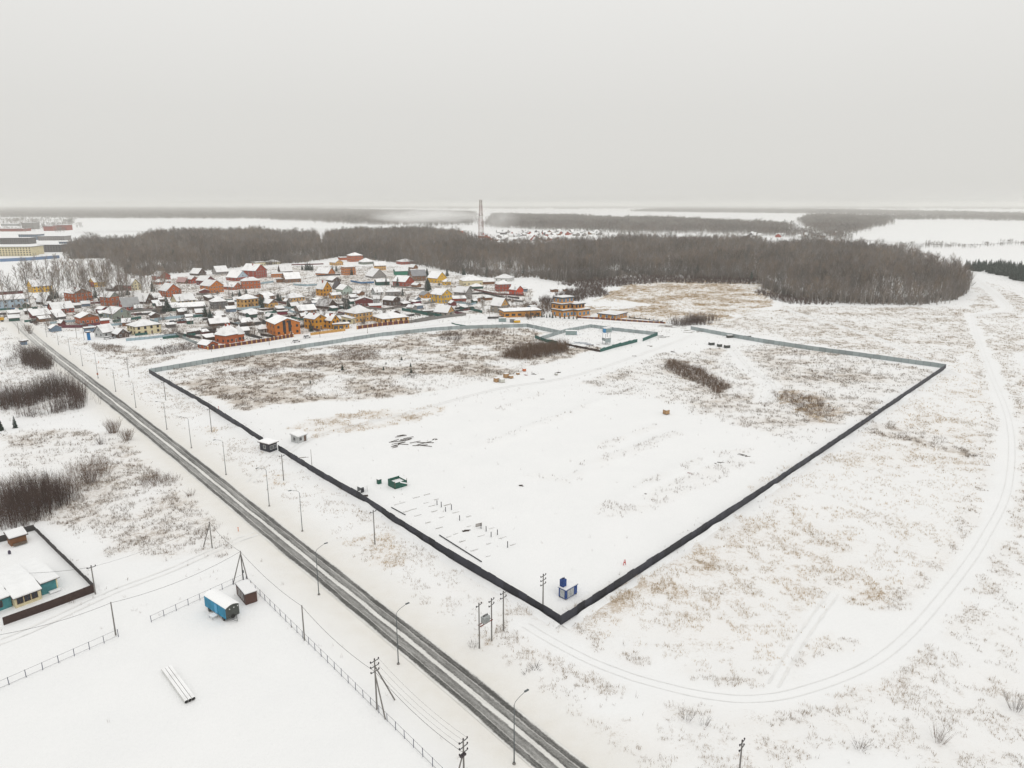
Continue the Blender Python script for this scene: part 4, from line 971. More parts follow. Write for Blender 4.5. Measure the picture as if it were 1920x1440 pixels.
H('C', 1630, 1690, 1740, 472, 452, 420, 'f', 'brown', 'shed', 'small brown shed right of the red-brown gabled house', cat='shed', wins=False)
# --- right end (D)
H('D', 130, 240, 345, 307, 252, 174, 'f', 'yellow', 'house', 'bright yellow house with a big snow roof below the wood')
H('D', 295, 312, 390, 327, 292, 255, 'hip', 'yellow', 'annex', 'small yellow annex right of the bright yellow house', cat='annex')
H('D', 170, 290, 405, 537, 440, 366, 'f', 'yellow', 'house', 'tall yellow house with blue windows and dark trim', win='blue')
H('D', 40, 95, 180, 477, 440, 397, 'f', 'ochre', 'cottage', 'low ochre cottage with grey twin roofs left of the tall yellow house', cat='cottage', roof=MATS['mid_grey_sheet_roof'], snow=False)
H('D', 430, 560, 632, 492, 412, 342, 'f', 'grey', 'house', 'plain grey block house with two gables')
H('D', 405, 420, 560, 517, 482, 452, 'shed', 'redbrick', 'shed', 'red-brown shed between tall yellow and grey block house', cat='shed', wins=False)
H('D', 485, 530, 745, 337, 282, 212, 'hip', 'cream', 'house', 'wide cream house with large hipped snow roof, right end')
H('D', 735, 745, 885, 322, 292, 258, 'shed', 'brown', 'shed', 'long low brown shed right of the wide cream house', cat='shed', wins=False)
H('D', 885, 1040, 1105, 292, 255, 200, 'hip', 'white', 'house', 'white house with red end at the last row below the wood', )
H('D', 605, 640, 755, 372, 347, 308, 'hip', 'darkgreen', 'pavilion', 'green pavilion with a pointed snow roof', cat='pavilion', wins=False)
H('D', 890, 920, 1065, 402, 322, 272, 'hip', 'redbrick', 'house', 'square dark red brick house at the right end')
H('D', 1050, 1130, 1205, 442, 382, 327, 'f', 'red', 'house', 'bright red double-gabled house, last one on the right')
H('D', 1190, 1200, 1250, 402, 378, 365, 'flat', 'slate', 'shed', 'slate-blue shed behind the bright red double-gabled house', cat='shed', wins=False)
H('D', 840, 955, 1040, 642, 562, 467, 'f', 'stone', 'house', 'stone-grey house with tan boarded gable behind the orange garage', gable='tan')
H('D', 985, 992, 1402, 692, 632, 600, 'flat', 'amber', 'garage', 'long flat orange garage with dark fascia', ratio=.3, roof=METALDK, win='wide', cols=6, cat='garage')
H('D', 205, 355, 430, 682, 637, 552, 'f', 'stone', 'house', 'grey stone house with tan gable and dark garage door', gable='tan', garage=1, cols=1)
H('D', 1510, 1530, 1600, 407, 390, 367, 'f', 'brown', 'hut', 'tiny brown hut half hidden in the shrubs below the wood', cat='hut', wins=False)
H('D', 1650, 1670, 1705, 402, 385, 362, 'f', 'brown', 'hut', 'second tiny hut right of the first in the shrubs', cat='hut', wins=False)
H('E', 725, 925, 1052, 358, 312, 266, 'flat', 'amber', 'pavilion', 'low orange pavilion with glazed right end beside the modern house', roof=METALDK, win='blue', cat='pavilion')
# turret house: big hipped body, conical turret, chimneys
r_, w_, d_, he_, hr_ = H('B', 985, 1105, 1290, 1112, 1022, 885, 'hip', 'brick', 'house', 'orange brick house with a conical turret and steep snow roof', win='brown', chimney=2, door=True)
tb_ = MB(); tb_.lathe([(2.6, -.2), (2.6, he_ - .05)], wallm('brick'), 12, (w_ - .4, 1.4)); tb_.build("turret", r_)
tb_ = MB(); tb_.lathe([(3.2, he_ - .3), (3.2, he_ - .05), (1.6, he_ + 2.2), (.02, he_ + 5.4)], ROOFSNOW, 12, (w_ - .4, 1.4)); tb_.build("turret_roof", r_)
for a in (-2.2, -1.4): link("window", WIN['brown'], r_, (w_ - .4 + 2.62 * math.cos(a), 1.4 + 2.62 * math.sin(a), 1.2), a + math.pi / 2)
# modern orange house: stacked flat-roofed blocks
c = G(*R('E', 500, 322)); th = math.radians(38); r_ = empty('house', (c.x, c.y, 0), th); r_.scale = (1.18, 1.18, 1.18)
def block(parent, x0, x1, y0, y1, z0, z1, wall, fascia=.6, win=None, n=2):
    mb = MB(); mb.box(x0, x1, y0, y1, z0, z1, wallm(wall)); o = mb.build("wall", parent)
    mb = MB(); mb.box(x0 - .5, x1 + .5, y0 - .5, y1 + .5, z1 + .004, z1 + fascia, METALDK); ro = mb.build("roof", parent)
    mb = MB(); mb.box(x0 - .35, x1 + .35, y0 - .35, y1 + .35, z1 + fascia + .004, z1 + fascia + .28, ROOFSNOW); mb.build("snow_cover", ro)
    if win:
        for k in range(n): link("window", WIN[win], parent, (x0 + (x1 - x0) * (k + .5) / n, y0 - .004, z0 + .9), 0, (1.15, 1, 1.1))
        m = max(1, int((y1 - y0) / 3.5))
        for k in range(m): link("window", WIN[win], parent, (x0 - .004, y0 + (y1 - y0) * (k + .5) / m, z0 + .9), -math.pi / 2)
block(r_, -9, 0, 4, 14, -.2, 3.6, 'amber', .6, 'blue', 3)
block(r_, 0.02, 10.5, 0, 10, -.2, 3.6, 'amber', .6, 'blue', 3)
block(r_, -8, -.5, 6.2, 15.5, 4.2, 7.2, 'amber', .6, 'brown', 2)
block(r_, 0.2, 8.5, 3, 12, 4.2, 6.9, 'amber', .6, 'brown', 3)
block(r_, -6.5, 3, 7.5, 15, 7.81, 10.6, 'amber', 1.0, 'blue', 3)
tag(r_, 'modern orange house of stacked flat-roofed blocks with blue glass', 'house'); HOUSES.append((c.x, c.y + 6, 'modern orange house'))

# ------------------------------------------------------------------ village extras: far town, far settlement
def apartment(px0, px1, py, wh, dep, wall, floors, label, roofm=None):
    a, b2 = G(px0, py), G(px1, py); th = math.radians(8); w = (b2.x - a.x); r = empty("apartment_block", (a.x, a.y, 0), th)
    building(r, w, dep, wh, wh, 'flat', wall, wins=False, roof=roofm or METALDK, ov=1.0)
    nc = max(3, int(w / 4))
    for f in range(floors):
        for k in range(nc): link("window", WIN['brown'], r, (w * (k + .5) / nc, -.003, wh / floors * f + 1.0), 0, (1.5, 1, 1.15))
        for k in range(3): link("window", WIN['brown'], r, (-.003, dep * (k + .5) / 3, wh / floors * f + 1.0), -math.pi / 2, (1.5, 1, 1.15))
    return tag(r, label, 'apartment block')
apartment(-6, 55, 480.5, 14, 22, 'cream', 4, 'four-storey cream apartment block at the left edge')
apartment(55, 72, 477, 13, 18, 'cream', 4, 'narrow right wing of the cream apartment block')
apartment(74, 112, 473, 12, 26, 'darkgrey', 4, 'dark grey apartment block right of the cream one')
apartment(112, 128, 465, 11, 24, 'slate', 3, 'slate apartment block at the end of the left-edge row')
apartment(-10, 50, 458, 12, 30, 'darkgrey', 4, 'dark apartment block behind the cream one')
apartment(36, 70, 450, 12, 30, 'slate', 4, 'second dark block further behind the cream one')
apartment(72, 118, 451, 9, 34, 'grey', 3, 'long grey block behind the slate one')
apartment(100, 124, 432, 16, 40, 'redbrick', 4, 'far red brick building near the left-hand lake')
apartment(82, 98, 433, 14, 30, 'redbrick', 4, 'second far red brick building, left of the first')
apartment(42, 62, 430, 20, 40, 'grey', 5, 'far grey tower block left of the red brick buildings')
apartment(0, 40, 434, 8, 50, 'redbrick', 2, 'low far red hall at the left edge')
apartment(2, 36, 424, 8, 60, 'palegrey', 2, 'pale hall on the far snow field at the left edge')
k = 0
rr = random.Random(4)
for (x0, x1, y0, y1, n_, lab) in ((888, 925, 440, 458, 10, 'small red or white house at the foot of the radio mast'), (925, 1050, 436, 454, 58, 'small snow-roofed house of the far settlement right of the radio mast'), (1045, 1125, 436, 443, 14, 'small snow-roofed house at the right end of the far settlement'), (1400, 1470, 438, 446, 10, 'small white house in the wood edge left of the right-hand lake'), (1500, 1580, 440, 448, 8, 'small white house just left of the right-hand lake')):
    for q in range(n_):
        p = G(rr.uniform(x0, x1), rr.uniform(y0, y1)); r = empty("far_house", (p.x, p.y, 0), rr.uniform(.2, 1.2)); w = rr.uniform(9, 15)
        building(r, w, w * rr.uniform(.7, 1.1), rr.uniform(3, 5), rr.uniform(7.5, 10), rr.choice('fsfs'), rr.choice(['grey', 'brown', 'palegrey', 'grey', 'redbrick', 'darkgrey', 'white']) if x0 > 900 else rr.choice(['red', 'brick', 'white']), wins=False)
        tag(r, lab, 'house', 'houses: ' + lab)
p = G(857, 437); r = empty("far_house", (p.x, p.y, 0), .5); building(r, 20, 14, 6, 13, 'hip', 'red', wins=False); tag(r, 'lone red house with pale roof in the wood left of the mast', 'house')

# radio mast
mp = G(902, 449); mast = empty("radio_mast", (mp.x, mp.y, 0), .4); MH = z_at(mp.y, 376.5)
REDP = mat('red_paint', (.17, .035, .025), .6); WHP = mat('white_paint', (.26, .19, .16), .6)
def half(z): return 3.4 * (1 - z / MH) + 2.0
zs = [MH * (i / 11) for i in range(12)]
for i in range(11):
    mb = MB(); m_ = [REDP, REDP, WHP, REDP][i % 4]; a, b2 = half(zs[i]), half(zs[i + 1])
    C = [(-1, -1), (1, -1), (1, 1), (-1, 1)]
    for q in range(4):
        (x, y), (x2, y2) = C[q], C[(q + 1) % 4]
        mb.tube((x * a, y * a, zs[i]), (x * b2, y * b2, zs[i + 1]), .46, .44, m_, 5)
        mb.tube((x * a, y * a, zs[i]), (x2 * b2, y2 * b2, zs[i + 1]), .13, .13, m_, 4); mb.tube((x2 * a, y2 * a, zs[i]), (x * b2, y * b2, zs[i + 1]), .13, .13, m_, 4)
        mb.tube((x * b2, y * b2, zs[i + 1]), (x2 * b2, y2 * b2, zs[i + 1]), .16, .16, m_, 4)
    mb.build("lattice_section", mast)
for i, z in enumerate((MH * .62, MH * .99)):
    mb = MB(); h_ = half(z) + 1.2; mb.box(-h_, h_, -h_, h_, z - .3, z, STEEL); mb.build("platform", mast)
    for q in range(4):
        mb = MB(); a = q * math.pi / 2 + .6; mb.box(-.5, .5, -.3, .3, z, z + 3, WHP, Matrix.Translation((h_ * math.cos(a), h_ * math.sin(a), 0)) @ Matrix.Rotation(a, 4, 'Z')); mb.build("antenna", mast)
mb = MB(); mb.tube((0, 0, MH), (0, 0, MH + 6), .25, .1, REDP, 5); mb.build("antenna", mast)
tag(mast, 'tall red and white lattice radio mast standing in the far wood', 'radio mast')
# ------------------------------------------------------------------ fences
def fence(pts, h, m, label, panel=2.5, reg='P', name="fence", post=None, gap=.05, jitter=.06, th=.06, closed=None, pname="panel", cat='fence', rails=False):
    W = [G(*R(reg, *p)) for p in pts]; root = empty(name, W[0])
    mb = MB(); mb.box(0, 1, -th / 2, th / 2, -.25, h, m)
    if rails: mb.box(0, 1, th / 2, th / 2 + .05, .35, .45, EAVE); mb.box(0, 1, th / 2, th / 2 + .05, h - .45, h - .35, EAVE)
    me = mb.mesh(pname); pm = None
    if post:
        pb = MB(); pw, pc = post[1], post[2]; pb.box(-pw, pw, -pw, pw, -.3, h + post[3], post[0])
        if pc: pb.box(-pw - .06, pw + .06, -pw - .06, pw + .06, h + post[3], h + post[3] + .16, pc)
        pm = pb.mesh("post")
    for a, b2 in zip(W[:-1], W[1:]):
        L_ = (b2 - a).length; n = max(1, round(L_ / panel)); ang = math.atan2(b2.y - a.y, b2.x - a.x); d = (b2 - a) / n
        for k in range(n):
            q = a + d * k - W[0]; st = random.uniform(-jitter, jitter)
            link(pname, me, root, (q.x, q.y, st), ang + random.uniform(-.006, .006), (L_ / n - gap, 1, 1))
            if pm: link("post", pm, root, (q.x, q.y, st * .3), ang)
    if pm: q = W[-1] - W[0]; link("post", pm, root, (q.x, q.y, 0), 0)
    return tag(root, label, cat)
DKFENCE = mat('dark_profiled_sheet', (0.027, 0.028, 0.038), 0.6, 0.12, 0.25)
GREYFENCE = mat('grey_profiled_sheet', (0.30, 0.345, 0.35), 0.6, 0.12, 0.2)
def vary(m, amt):
    nt = m.node_tree; b = nt.nodes["Principled BSDF"]; src = b.inputs["Base Color"].links[0].from_socket
    oi = nt.nodes.new("ShaderNodeObjectInfo"); mu = nt.nodes.new("ShaderNodeMath"); mu.operation = 'MULTIPLY_ADD'; mu.inputs[1].default_value = 2 * amt; mu.inputs[2].default_value = 1 - amt
    vm = nt.nodes.new("ShaderNodeVectorMath"); vm.operation = 'SCALE'
    nt.links.new(oi.outputs["Random"], mu.inputs[0]); nt.links.new(src, vm.inputs[0]); nt.links.new(mu.outputs[0], vm.inputs["Scale"]); nt.links.new(vm.outputs["Vector"], b.inputs["Base Color"])
vary(DKFENCE, .45); vary(GREYFENCE, .16)
PALEBLUE = mat('pale_blue_sheet', (0.30, 0.40, 0.45), 0.6, 0.12, 0.2)
BROWNF = mat('brown_board', (0.045, 0.026, 0.022), 0.8, 0.2, 0.6)
fence([(280, 700), (390, 764), (494, 831)], 2.15, DKFENCE, 'dark sheet fence along the road from the far corner to the guard hut', 2.5, jitter=.12, gap=.0)
fence([(522, 845), (593, 890), (677, 938), (750, 987), (840, 1044), (944, 1106), (1052, 1172)], 2.15, DKFENCE, 'dark sheet fence along the road from the guard hut to the near corner', 2.5, jitter=.10, gap=.0)
fence([(1052, 1172), (1437, 920), (1773, 691)], 2.15, DKFENCE, 'dark sheet fence on the right side of the plot', 2.5, jitter=.12, gap=.0)
POSTD = (METALDK, .045, None, .0)
fence([(280, 700), (460, 669), (607, 647), (717, 630), (817, 620), (863, 617), (988, 613), (1050, 626)], 2.3, GREYFENCE, 'grey sheet fence between the rough plot and the village lane', 3.0, post=POSTD, jitter=.05, gap=.08)
fence([(1295, 618), (1403, 638), (1512, 655), (1637, 672), (1773, 691)], 2.3, GREYFENCE, 'grey sheet fence along the far right side of the plot', 3.4, post=POSTD, jitter=.06, gap=.06)
GREENF = mat('green_sheet', (0.02, 0.10, 0.085), 0.6, 0.15, 0.3)
fence([(1012, 638), (1060, 623), (1108, 614), (1150, 620), (1233, 629)], 2.2, GREYFENCE, 'grey-green sheet fence round the back of the small yard', 2.6, post=POSTD, gap=.1)
fence([(1233, 629), (1205, 640)], 2.0, GREENF, 'short dark green fence piece right of the small yard gate', 2.5)
fence([(1195, 641), (1160, 650), (1125, 660)], 2.0, GREENF, 'dark green fence with a bent middle on the front of the small yard', 2.5, jitter=.2)
fence([(1125, 660), (1090, 653), (1060, 647)], 1.2, BROWNF, 'low brown fence piece under the willow thicket', 2.5, jitter=.15)
fence([(1003, 634), (1025, 642), (1045, 645)], 1.9, GREENF, 'dark green fence end at the left corner of the small yard', 2.5)
# village fences
REDF = mat('red_brown_sheet', (0.115, 0.032, 0.03), 0.7, 0.2, 0.4); MAROONF = mat('maroon_sheet', (0.13, 0.03, 0.045), 0.7, 0.2, 0.4)
DARKF = mat('dark_boards', (0.055, 0.05, 0.05), 0.85, 0.3, 0.5); GREYB = mat('grey_boards', (0.19, 0.18, 0.17), 0.85, 0.25, 0.5); BLUEF = mat('blue_sheet', (0.05, 0.16, 0.32), 0.6, 0.15, 0.3)
PILLAR = (wallm('tan'), .28, SNOW, .15)
for reg, pts, h, m, lab, pl, post in [
    ('A', [(690, 808), (900, 808), (1130, 775)], 1.9, MAROONF, 'maroon roadside fence in front of the brown brick gable house', 2.5, None),
    ('A', [(1270, 750), (1590, 706)], 1.9, GREENF, 'dark green fence in front of the green-grey gabled house', 2.5, None),
    ('A', [(0, 606), (170, 598)], 1.2, BLUEF, 'navy fence at the foot of the long pale blue house', 2.5, None),
    ('A', [(1420, 958), (1680, 936), (1980, 900)], 1.7, PALEBLUE, 'pale blue fence in front of the cream bungalow', 2.6, POSTD),
    ('B', [(545, 1012), (700, 1085), (885, 1160)], 1.7, GREYFENCE, 'grey fence between the vacant lot and the turret house garden', 2.6, POSTD),
    ('B', [(900, 1172), (1150, 1140), (1340, 1112)], 1.7, REDF, 'red-brown fence with snow-capped pillars before the turret house', 3.0, PILLAR),
    ('B', [(1340, 1112), (1600, 1075), (1860, 1030)], 1.9, REDF, 'red-brown fence before the orange house with tall windows', 3.0, PILLAR),
    ('C', [(500, 1012), (690, 985), (880, 962)], 1.6, wallm('tan'), 'yellowish stone fence before the large ochre house', 3.0, PILLAR),
    ('C', [(1020, 945), (1300, 905), (1600, 876)], 2.2, REDF, 'brick-red fence with tan pillars before the long low tan annex', 4.0, (wallm('tan'), .32, SNOW, .2)),
    ('C', [(1605, 878), (1780, 845), (1890, 818)], 2.2, GREYB, 'grey fence at the right end of the front row', 2.6, None),
    ('D', [(0, 748), (160, 722), (300, 700), (565, 668)], 2.0, GREYB, 'long grey fence along the lane below the grey stone house', 2.6, None),
    ('C', [(1520, 735), (1700, 765), (1900, 806)], 2.3, GREENF, 'bright green fence round the empty snow lot', 2.6, None),
    ('D', [(60, 640), (180, 665), (300, 692)], 2.0, GREENF, 'green fence left of the grey stone house', 2.6, None),
    ('D', [(432, 645), (565, 668)], 1.8, MAROONF, 'maroon fence right of the grey stone house', 2.6, None),
    ('B', [(300, 850), (600, 815), (860, 800), (1080, 800)], 1.9, PALEBLUE, 'pale blue fence along the inner lane of the village', 2.6, None),
    ('B', [(1100, 735), (1310, 725), (1500, 702)], 1.9, PALEBLUE, 'pale blue fence in front of the square tan house', 2.6, None),
    ('B', [(1480, 440), (1640, 415)], 1.9, PALEBLUE, 'short pale blue fence right of the square red brick house', 2.6, None),
    ('C', [(300, 450), (450, 460), (570, 452)], 1.9, PALEBLUE, 'pale blue fence in front of the broad snow-roofed brown house', 2.6, None),
    ('C', [(945, 410), (1060, 432), (1210, 425)], 1.9, BLUEF, 'bright blue fence near the dark green shed', 2.6, None),
    ('B', [(555, 1000), (720, 1040), (820, 1055)], 1.6, DARKF, 'dark garden fence left of the turret house', 2.5, None),
    ('B', [(740, 1005), (980, 975)], 1.6, DARKF, 'dark board fence behind the red gabled garage', 2.5, None),
    ('B', [(1255, 915), (1400, 905), (1560, 880)], 1.6, DARKF, 'dark fence behind the turret house towards the glass-fronted house', 2.5, None),
    ('B', [(1340, 1010), (1510, 1060)], 1.6, DARKF, 'dark fence between turret house and orange house', 2.5, None),
    ('D', [(595, 605), (745, 642)], 2.0, GREENF, 'short green fence left of the stone-grey house', 2.6, None),
    ('D', [(805, 708), (900, 706), (985, 700)], 1.6, DARKF, 'dark fence left of the long flat orange garage', 2.6, None),
    ('E', [(480, 338), (750, 352), (1110, 378), (1480, 402)], 1.3, REDF, 'low brown wall with pale pillars along the lane before the modern house', 4.0, PILLAR),
    ('E', [(1080, 335), (1260, 356), (1450, 382)], .5, DARKF, 'row of short dark posts behind the low brown wall', 4.0, (METALDK, .22, SNOW, .9)),
    ('C', [(1040, 702), (1300, 728), (1560, 696)], 1.5, GREYB, 'weathered fence below the dark brown gambrel house', 2.6, None),
    ('A', [(830, 545), (1010, 535)], 1.7, DARKF, 'dark fence below the red brick house with wide gable', 2.6, None),
    ('D', [(630, 432), (760, 425), (1000, 478)], 1.6, DARKF, 'dark fence round the snow field right of the grey block house', 2.6, None),
    ('D', [(650, 385), (770, 408), (890, 436), (1210, 450)], 1.5, REDF, 'red fence in front of the square dark red brick house', 2.6, None),
    ('C', [(800, 770), (890, 790), (895, 800)], 2.0, REDF, 'red fence left of the tall pyramid-roofed tan house', 2.6, None),
    ('C', [(0, 645), (170, 650), (320, 660)], 1.6, GREYB, 'grey board fence below the long low tan house', 2.6, None),
    ('B', [(770, 560), (1010, 570)], 1.9, GREYB, 'old wooden fence below the orange brick gable house', 2.6, None),
    ('A', [(1440, 640), (1600, 622), (1860, 608)], 1.7, GREYB, 'grey fence right of the grey sheet roof', 2.6, None),
    ('A', [(1280, 690), (1400, 740), (1420, 790)], 1.6, DARKF, 'dark fence between green-grey house and cream bungalow', 2.6, None),
    ('C', [(560, 350), (830, 335)], 1.6, DARKF, 'dark fence below the dark spruces', 2.6, None),
    ('C', [(850, 610), (1000, 640)], 1.6, DARKF, 'dark fence below the little brown gabled shed', 2.6, None),
    ('C', [(1400, 470), (1560, 480), (1780, 500)], 1.6, GREYB, 'grey fence below the red-brown gabled house', 2.6, None),
    ('C', [(280, 225), (640, 215)], 1.6, REDF, 'thin red fence at the edge of the wood', 3.0, None),
    ('D', [(400, 760), (450, 775), (560, 792)], .8, GREENF, 'low green board lying beside the grey plot fence', 3.0, None)]:
    fence(pts, h, m, lab, pl, reg, post=post, jitter=.05)
fence([(0, 491), (60, 488), (112, 484)], 4.5, mat('hazy_blue_sheet', (0.12, 0.20, 0.34), 0.7), 'long blue fence below the apartment blocks at the left edge', 12, jitter=0, gap=0)

# ------------------------------------------------------------------ village trees, shrubs, sheds (named by what they stand beside)
def nlabel(pre, x, y):
    o = min(HOUSES, key=lambda q: (q[0] - x) ** 2 + (q[1] - y) ** 2); dx, dy = x - o[0], y - o[1]
    side = ('right of' if dx > 0 else 'left of') if abs(dx) > abs(dy) else ('behind' if dy > 0 else 'in front of')
    l_ = f'{pre} {side} the {" ".join(o[2].split()[:10])}'.replace(' and the', '')
    while l_.split()[-1] in ('of', 'the', 'a', 'and', 'in', 'with', 'at', 'right', 'left', 'below', 'near', 'its', 'under', 'big', 'its', 'by', 'behind', 'beside', 'front'): l_ = ' '.join(l_.split()[:-1])
    if l_ not in LABELS: return l_, None
    for q in LABELS[l_]: q['group'] = pre + 's of the village gardens'
    return l_, pre + 's of the village gardens'
for reg, x, y, hgt in [('A', 590, 482, 11), ('A', 640, 470, 8), ('A', 835, 512, 8), ('A', 1075, 472, 11), ('A', 1440, 440, 9), ('A', 1380, 470, 7), ('A', 1720, 400, 10), ('A', 1885, 622, 12), ('A', 1840, 640, 7),
        ('B', 275, 492, 9), ('B', 1500, 700, 11), ('B', 1530, 690, 8), ('B', 870, 805, 9), ('B', 925, 820, 8), ('B', 1180, 590, 6), ('B', 1260, 575, 7), ('B', 1330, 545, 6),
        ('C', 400, 275, 7), ('C', 440, 282, 9), ('C', 462, 278, 10), ('C', 490, 282, 10), ('C', 516, 282, 9), ('C', 740, 288, 8), ('C', 785, 292, 8), ('C', 720, 290, 6), ('C', 958, 335, 9), ('C', 1605, 355, 11), ('C', 1805, 352, 10),
        ('C', 1345, 448, 9), ('C', 1475, 455, 9), ('C', 1812, 505, 13), ('C', 1790, 500, 9), ('C', 1530, 565, 8), ('C', 885, 715, 9), ('C', 920, 712, 8), ('C', 500, 968, 7), ('C', 130, 625, 7), ('C', 160, 630, 6), ('C', 240, 690, 6),
        ('D', 125, 235, 10), ('D', 350, 225, 9), ('D', 528, 215, 9), ('D', 545, 212, 8), ('D', 128, 395, 14), ('D', 150, 380, 9), ('D', 260, 330, 4), ('V', 115, 810, 5), ('V', 5, 830, 5)]:
    p = G(*R(reg, x, y)); k = random.randrange(4); s = hgt / CONIFERS[k][2]
    if reg == 'V': l_, g_ = (('lone young spruce on the snow left of the road', None) if x > 50 else ('young spruce cut by the left edge of the photo', None))
    else: l_, g_ = nlabel('dark conifer', p.x, p.y)
    tree(CONIFERS[k], (p.x, p.y), s, "conifer", l_, g_)
for i, (x, y) in enumerate([(60, 322), (95, 328), (120, 325), (150, 335), (185, 330), (215, 338), (250, 332), (300, 340), (350, 345), (400, 345), (450, 350), (490, 352), (-60, 325), (-30, 328), (20, 330), (150, 240), (110, 260)]):
    p = G(*R('E', x, y)); tree(CONIFERS[i % 4], (p.x, p.y), random.uniform(.28, .42), "young_conifer", 'snowy waist-high conifer in the row along the modern house plot', 'young conifers along the modern house plot')
for (x, y, hgt, l_) in [(642, 694, 3.0, 'tallest little pine on the rough ground of the plot'), (753, 675, 2.2, 'little pine at the back of the rough ground'), (770, 688, 2.4, 'little pine right of the middle of the rough ground'), (719, 694, 2.2, 'little pine in the middle of the rough ground'),
                        (771, 699, 2.6, 'little pine standing on the small weed mound'), (724, 683, 1.5, 'smallest pine on the rough ground'), (582, 719, 1.7, 'tiny pine at the left of the rough ground')]:
    p = G(x, y); tree(CONIFERS[2], (p.x, p.y), hgt / CONIFERS[2][2], "young_pine", l_, None)
VILL = [(70, 632), (0, 598), (0, 565), (240, 552), (330, 522), (480, 508), (640, 486), (760, 503), (900, 524), (1000, 545), (990, 585), (860, 588), (800, 596), (620, 618), (480, 636), (380, 645), (260, 628), (150, 620)]
HC = np.array([[h_[0], h_[1]] for h_ in HOUSES])
vary(ROOFSNOW, .10)
GARDEN = [bush_arrays(np.zeros((1, 2)), h_, s_, 26, 130, .11) for h_, s_ in ((4.5, 3.2), (3.2, 2.8), (6, 3.6), (2.4, 2.2), (3.6, 3.0))]
GARDEN = [tri_mesh("shrub", V, T, [[SHRUB, SHRUBB, TWIGG][k % 3]]) for k, (V, T) in enumerate(GARDEN)]
P = scatter(VILL, 11.5, .5, .62, seed=91); r_ = random.Random(9); nb = 0
for p in P:
    dmin = np.hypot(*(HC - p).T).min()
    if dmin < 7.5 or nb >= 290: continue
    nb += 1; l_, g_ = nlabel('bare shrub', p[0], p[1])
    o = link("garden_shrub", GARDEN[r_.randrange(5)], None, (p[0], p[1], 0), r_.uniform(0, 6), (r_.uniform(.7, 1.25),) * 3); tag(o, l_, 'shrub', g_ or 'shrubs of the village gardens')
P = scatter(VILL, 19, .5, .6, seed=95); nt_ = 0
for p in P:
    if np.hypot(*(HC - p).T).min() < 8 or nt_ >= 130: continue
    nt_ += 1; l_, g_ = nlabel('bare tree', p[0], p[1]); tree(TREES[r_.randrange(7)], p, r_.uniform(.32, .62), "garden_tree", l_, g_ or 'trees of the village gardens')
P = scatter(VILL, 21, .5, .8, seed=92); ns = 0
for p in P:
    if np.hypot(*(HC - p).T).min() < 11 or ns >= 75: continue
    ns += 1; w = r_.uniform(3.5, 7); rt = empty("garden_shed", (p[0], p[1], 0), r_.uniform(.45, .95))
    l_, g_ = nlabel('snowy shed', p[0], p[1])
    building(rt, w, w * r_.uniform(.6, 1.1), r_.uniform(2.0, 2.6), r_.uniform(3.0, 4.2), r_.choice(['shed', 'f', 's', 'shed']), r_.choice(['darkbrown', 'darkgrey', 'brown', 'grey', 'slate', 'darkgreen', 'darkred']), wins=False); tag(rt, l_, 'shed', g_ or 'sheds of the village gardens')
# low hedges and board fences between the gardens
P = scatter(VILL, 17, .5, .75, seed=93); nf = 0
FM = [DARKF, GREYB, REDF, DARKF, GREENF, PALEBLUE, BROWNF]
fmesh = []
for m in FM: mb = MB(); mb.box(-.5, .5, -.04, .04, -.2, 1.5, m); fmesh.append(mb.mesh("panel"))
for p in P:
    if np.hypot(*(HC - p).T).min() < 8.5 or nf >= 130: continue
    nf += 1; a = math.radians(43) + (math.pi / 2 if r_.random() < .4 else 0) + r_.gauss(0, .12); rt = empty("garden_fence", (p[0], p[1], 0), a); mk = r_.randrange(len(FM)); n_ = r_.randint(3, 8)
    for k in range(n_): link("panel", fmesh[mk], rt, (k * 2.5 - n_ * 1.25, 0, r_.uniform(-.05, .05)), 0, (2.44, 1, 1))
    l_, g_ = nlabel('garden fence', p[0], p[1]); tag(rt, l_, 'fence', g_ or 'fences of the village gardens')

# ------------------------------------------------------------------ poles, lamps and cables
def hpx(px, pb, pt): return z_at(G(px, pb).y, pt)
RDIR = Vector((-.65, .76, 0)); RPERP = Vector((.76, .65, 0))
def street_lamp(px, pb, pt, side, label, dx=0):
    p = G(px, pb); h = max(6, hpx(px, pb, pt)); r = empty("street_lamp", (p.x, p.y, 0), math.atan2(RPERP.y, RPERP.x) + (math.pi if side < 0 else 0))
    mb = MB(); mb.tube((0, 0, -.3), (0, 0, h * .45), .11, .085, LAMPPOST, 8); mb.tube((0, 0, h * .45), (0, 0, h), .08, .055, LAMPPOST, 8); mb.build("post", r)
    mb = MB(); mb.path([(0, 0, h), (.25, 0, h + .45), (1.0, 0, h + .85), (2.1, 0, h + 1.2)], .038, LAMPPOST, 6); mb.build("arm", r)
    mb = MB(); mb.box(2.0, 2.75, -.14, .14, h + 1.16, h + 1.30, LAMPPOST); mb.build("lamp_head", r)
    mb = MB(); mb.lathe([(.28, -.05), (.28, .06), (.16, .3)], CONCRETE, 8); mb.build("base", r)
    return tag(r, label, 'street lamp', 'street lamps along the road')
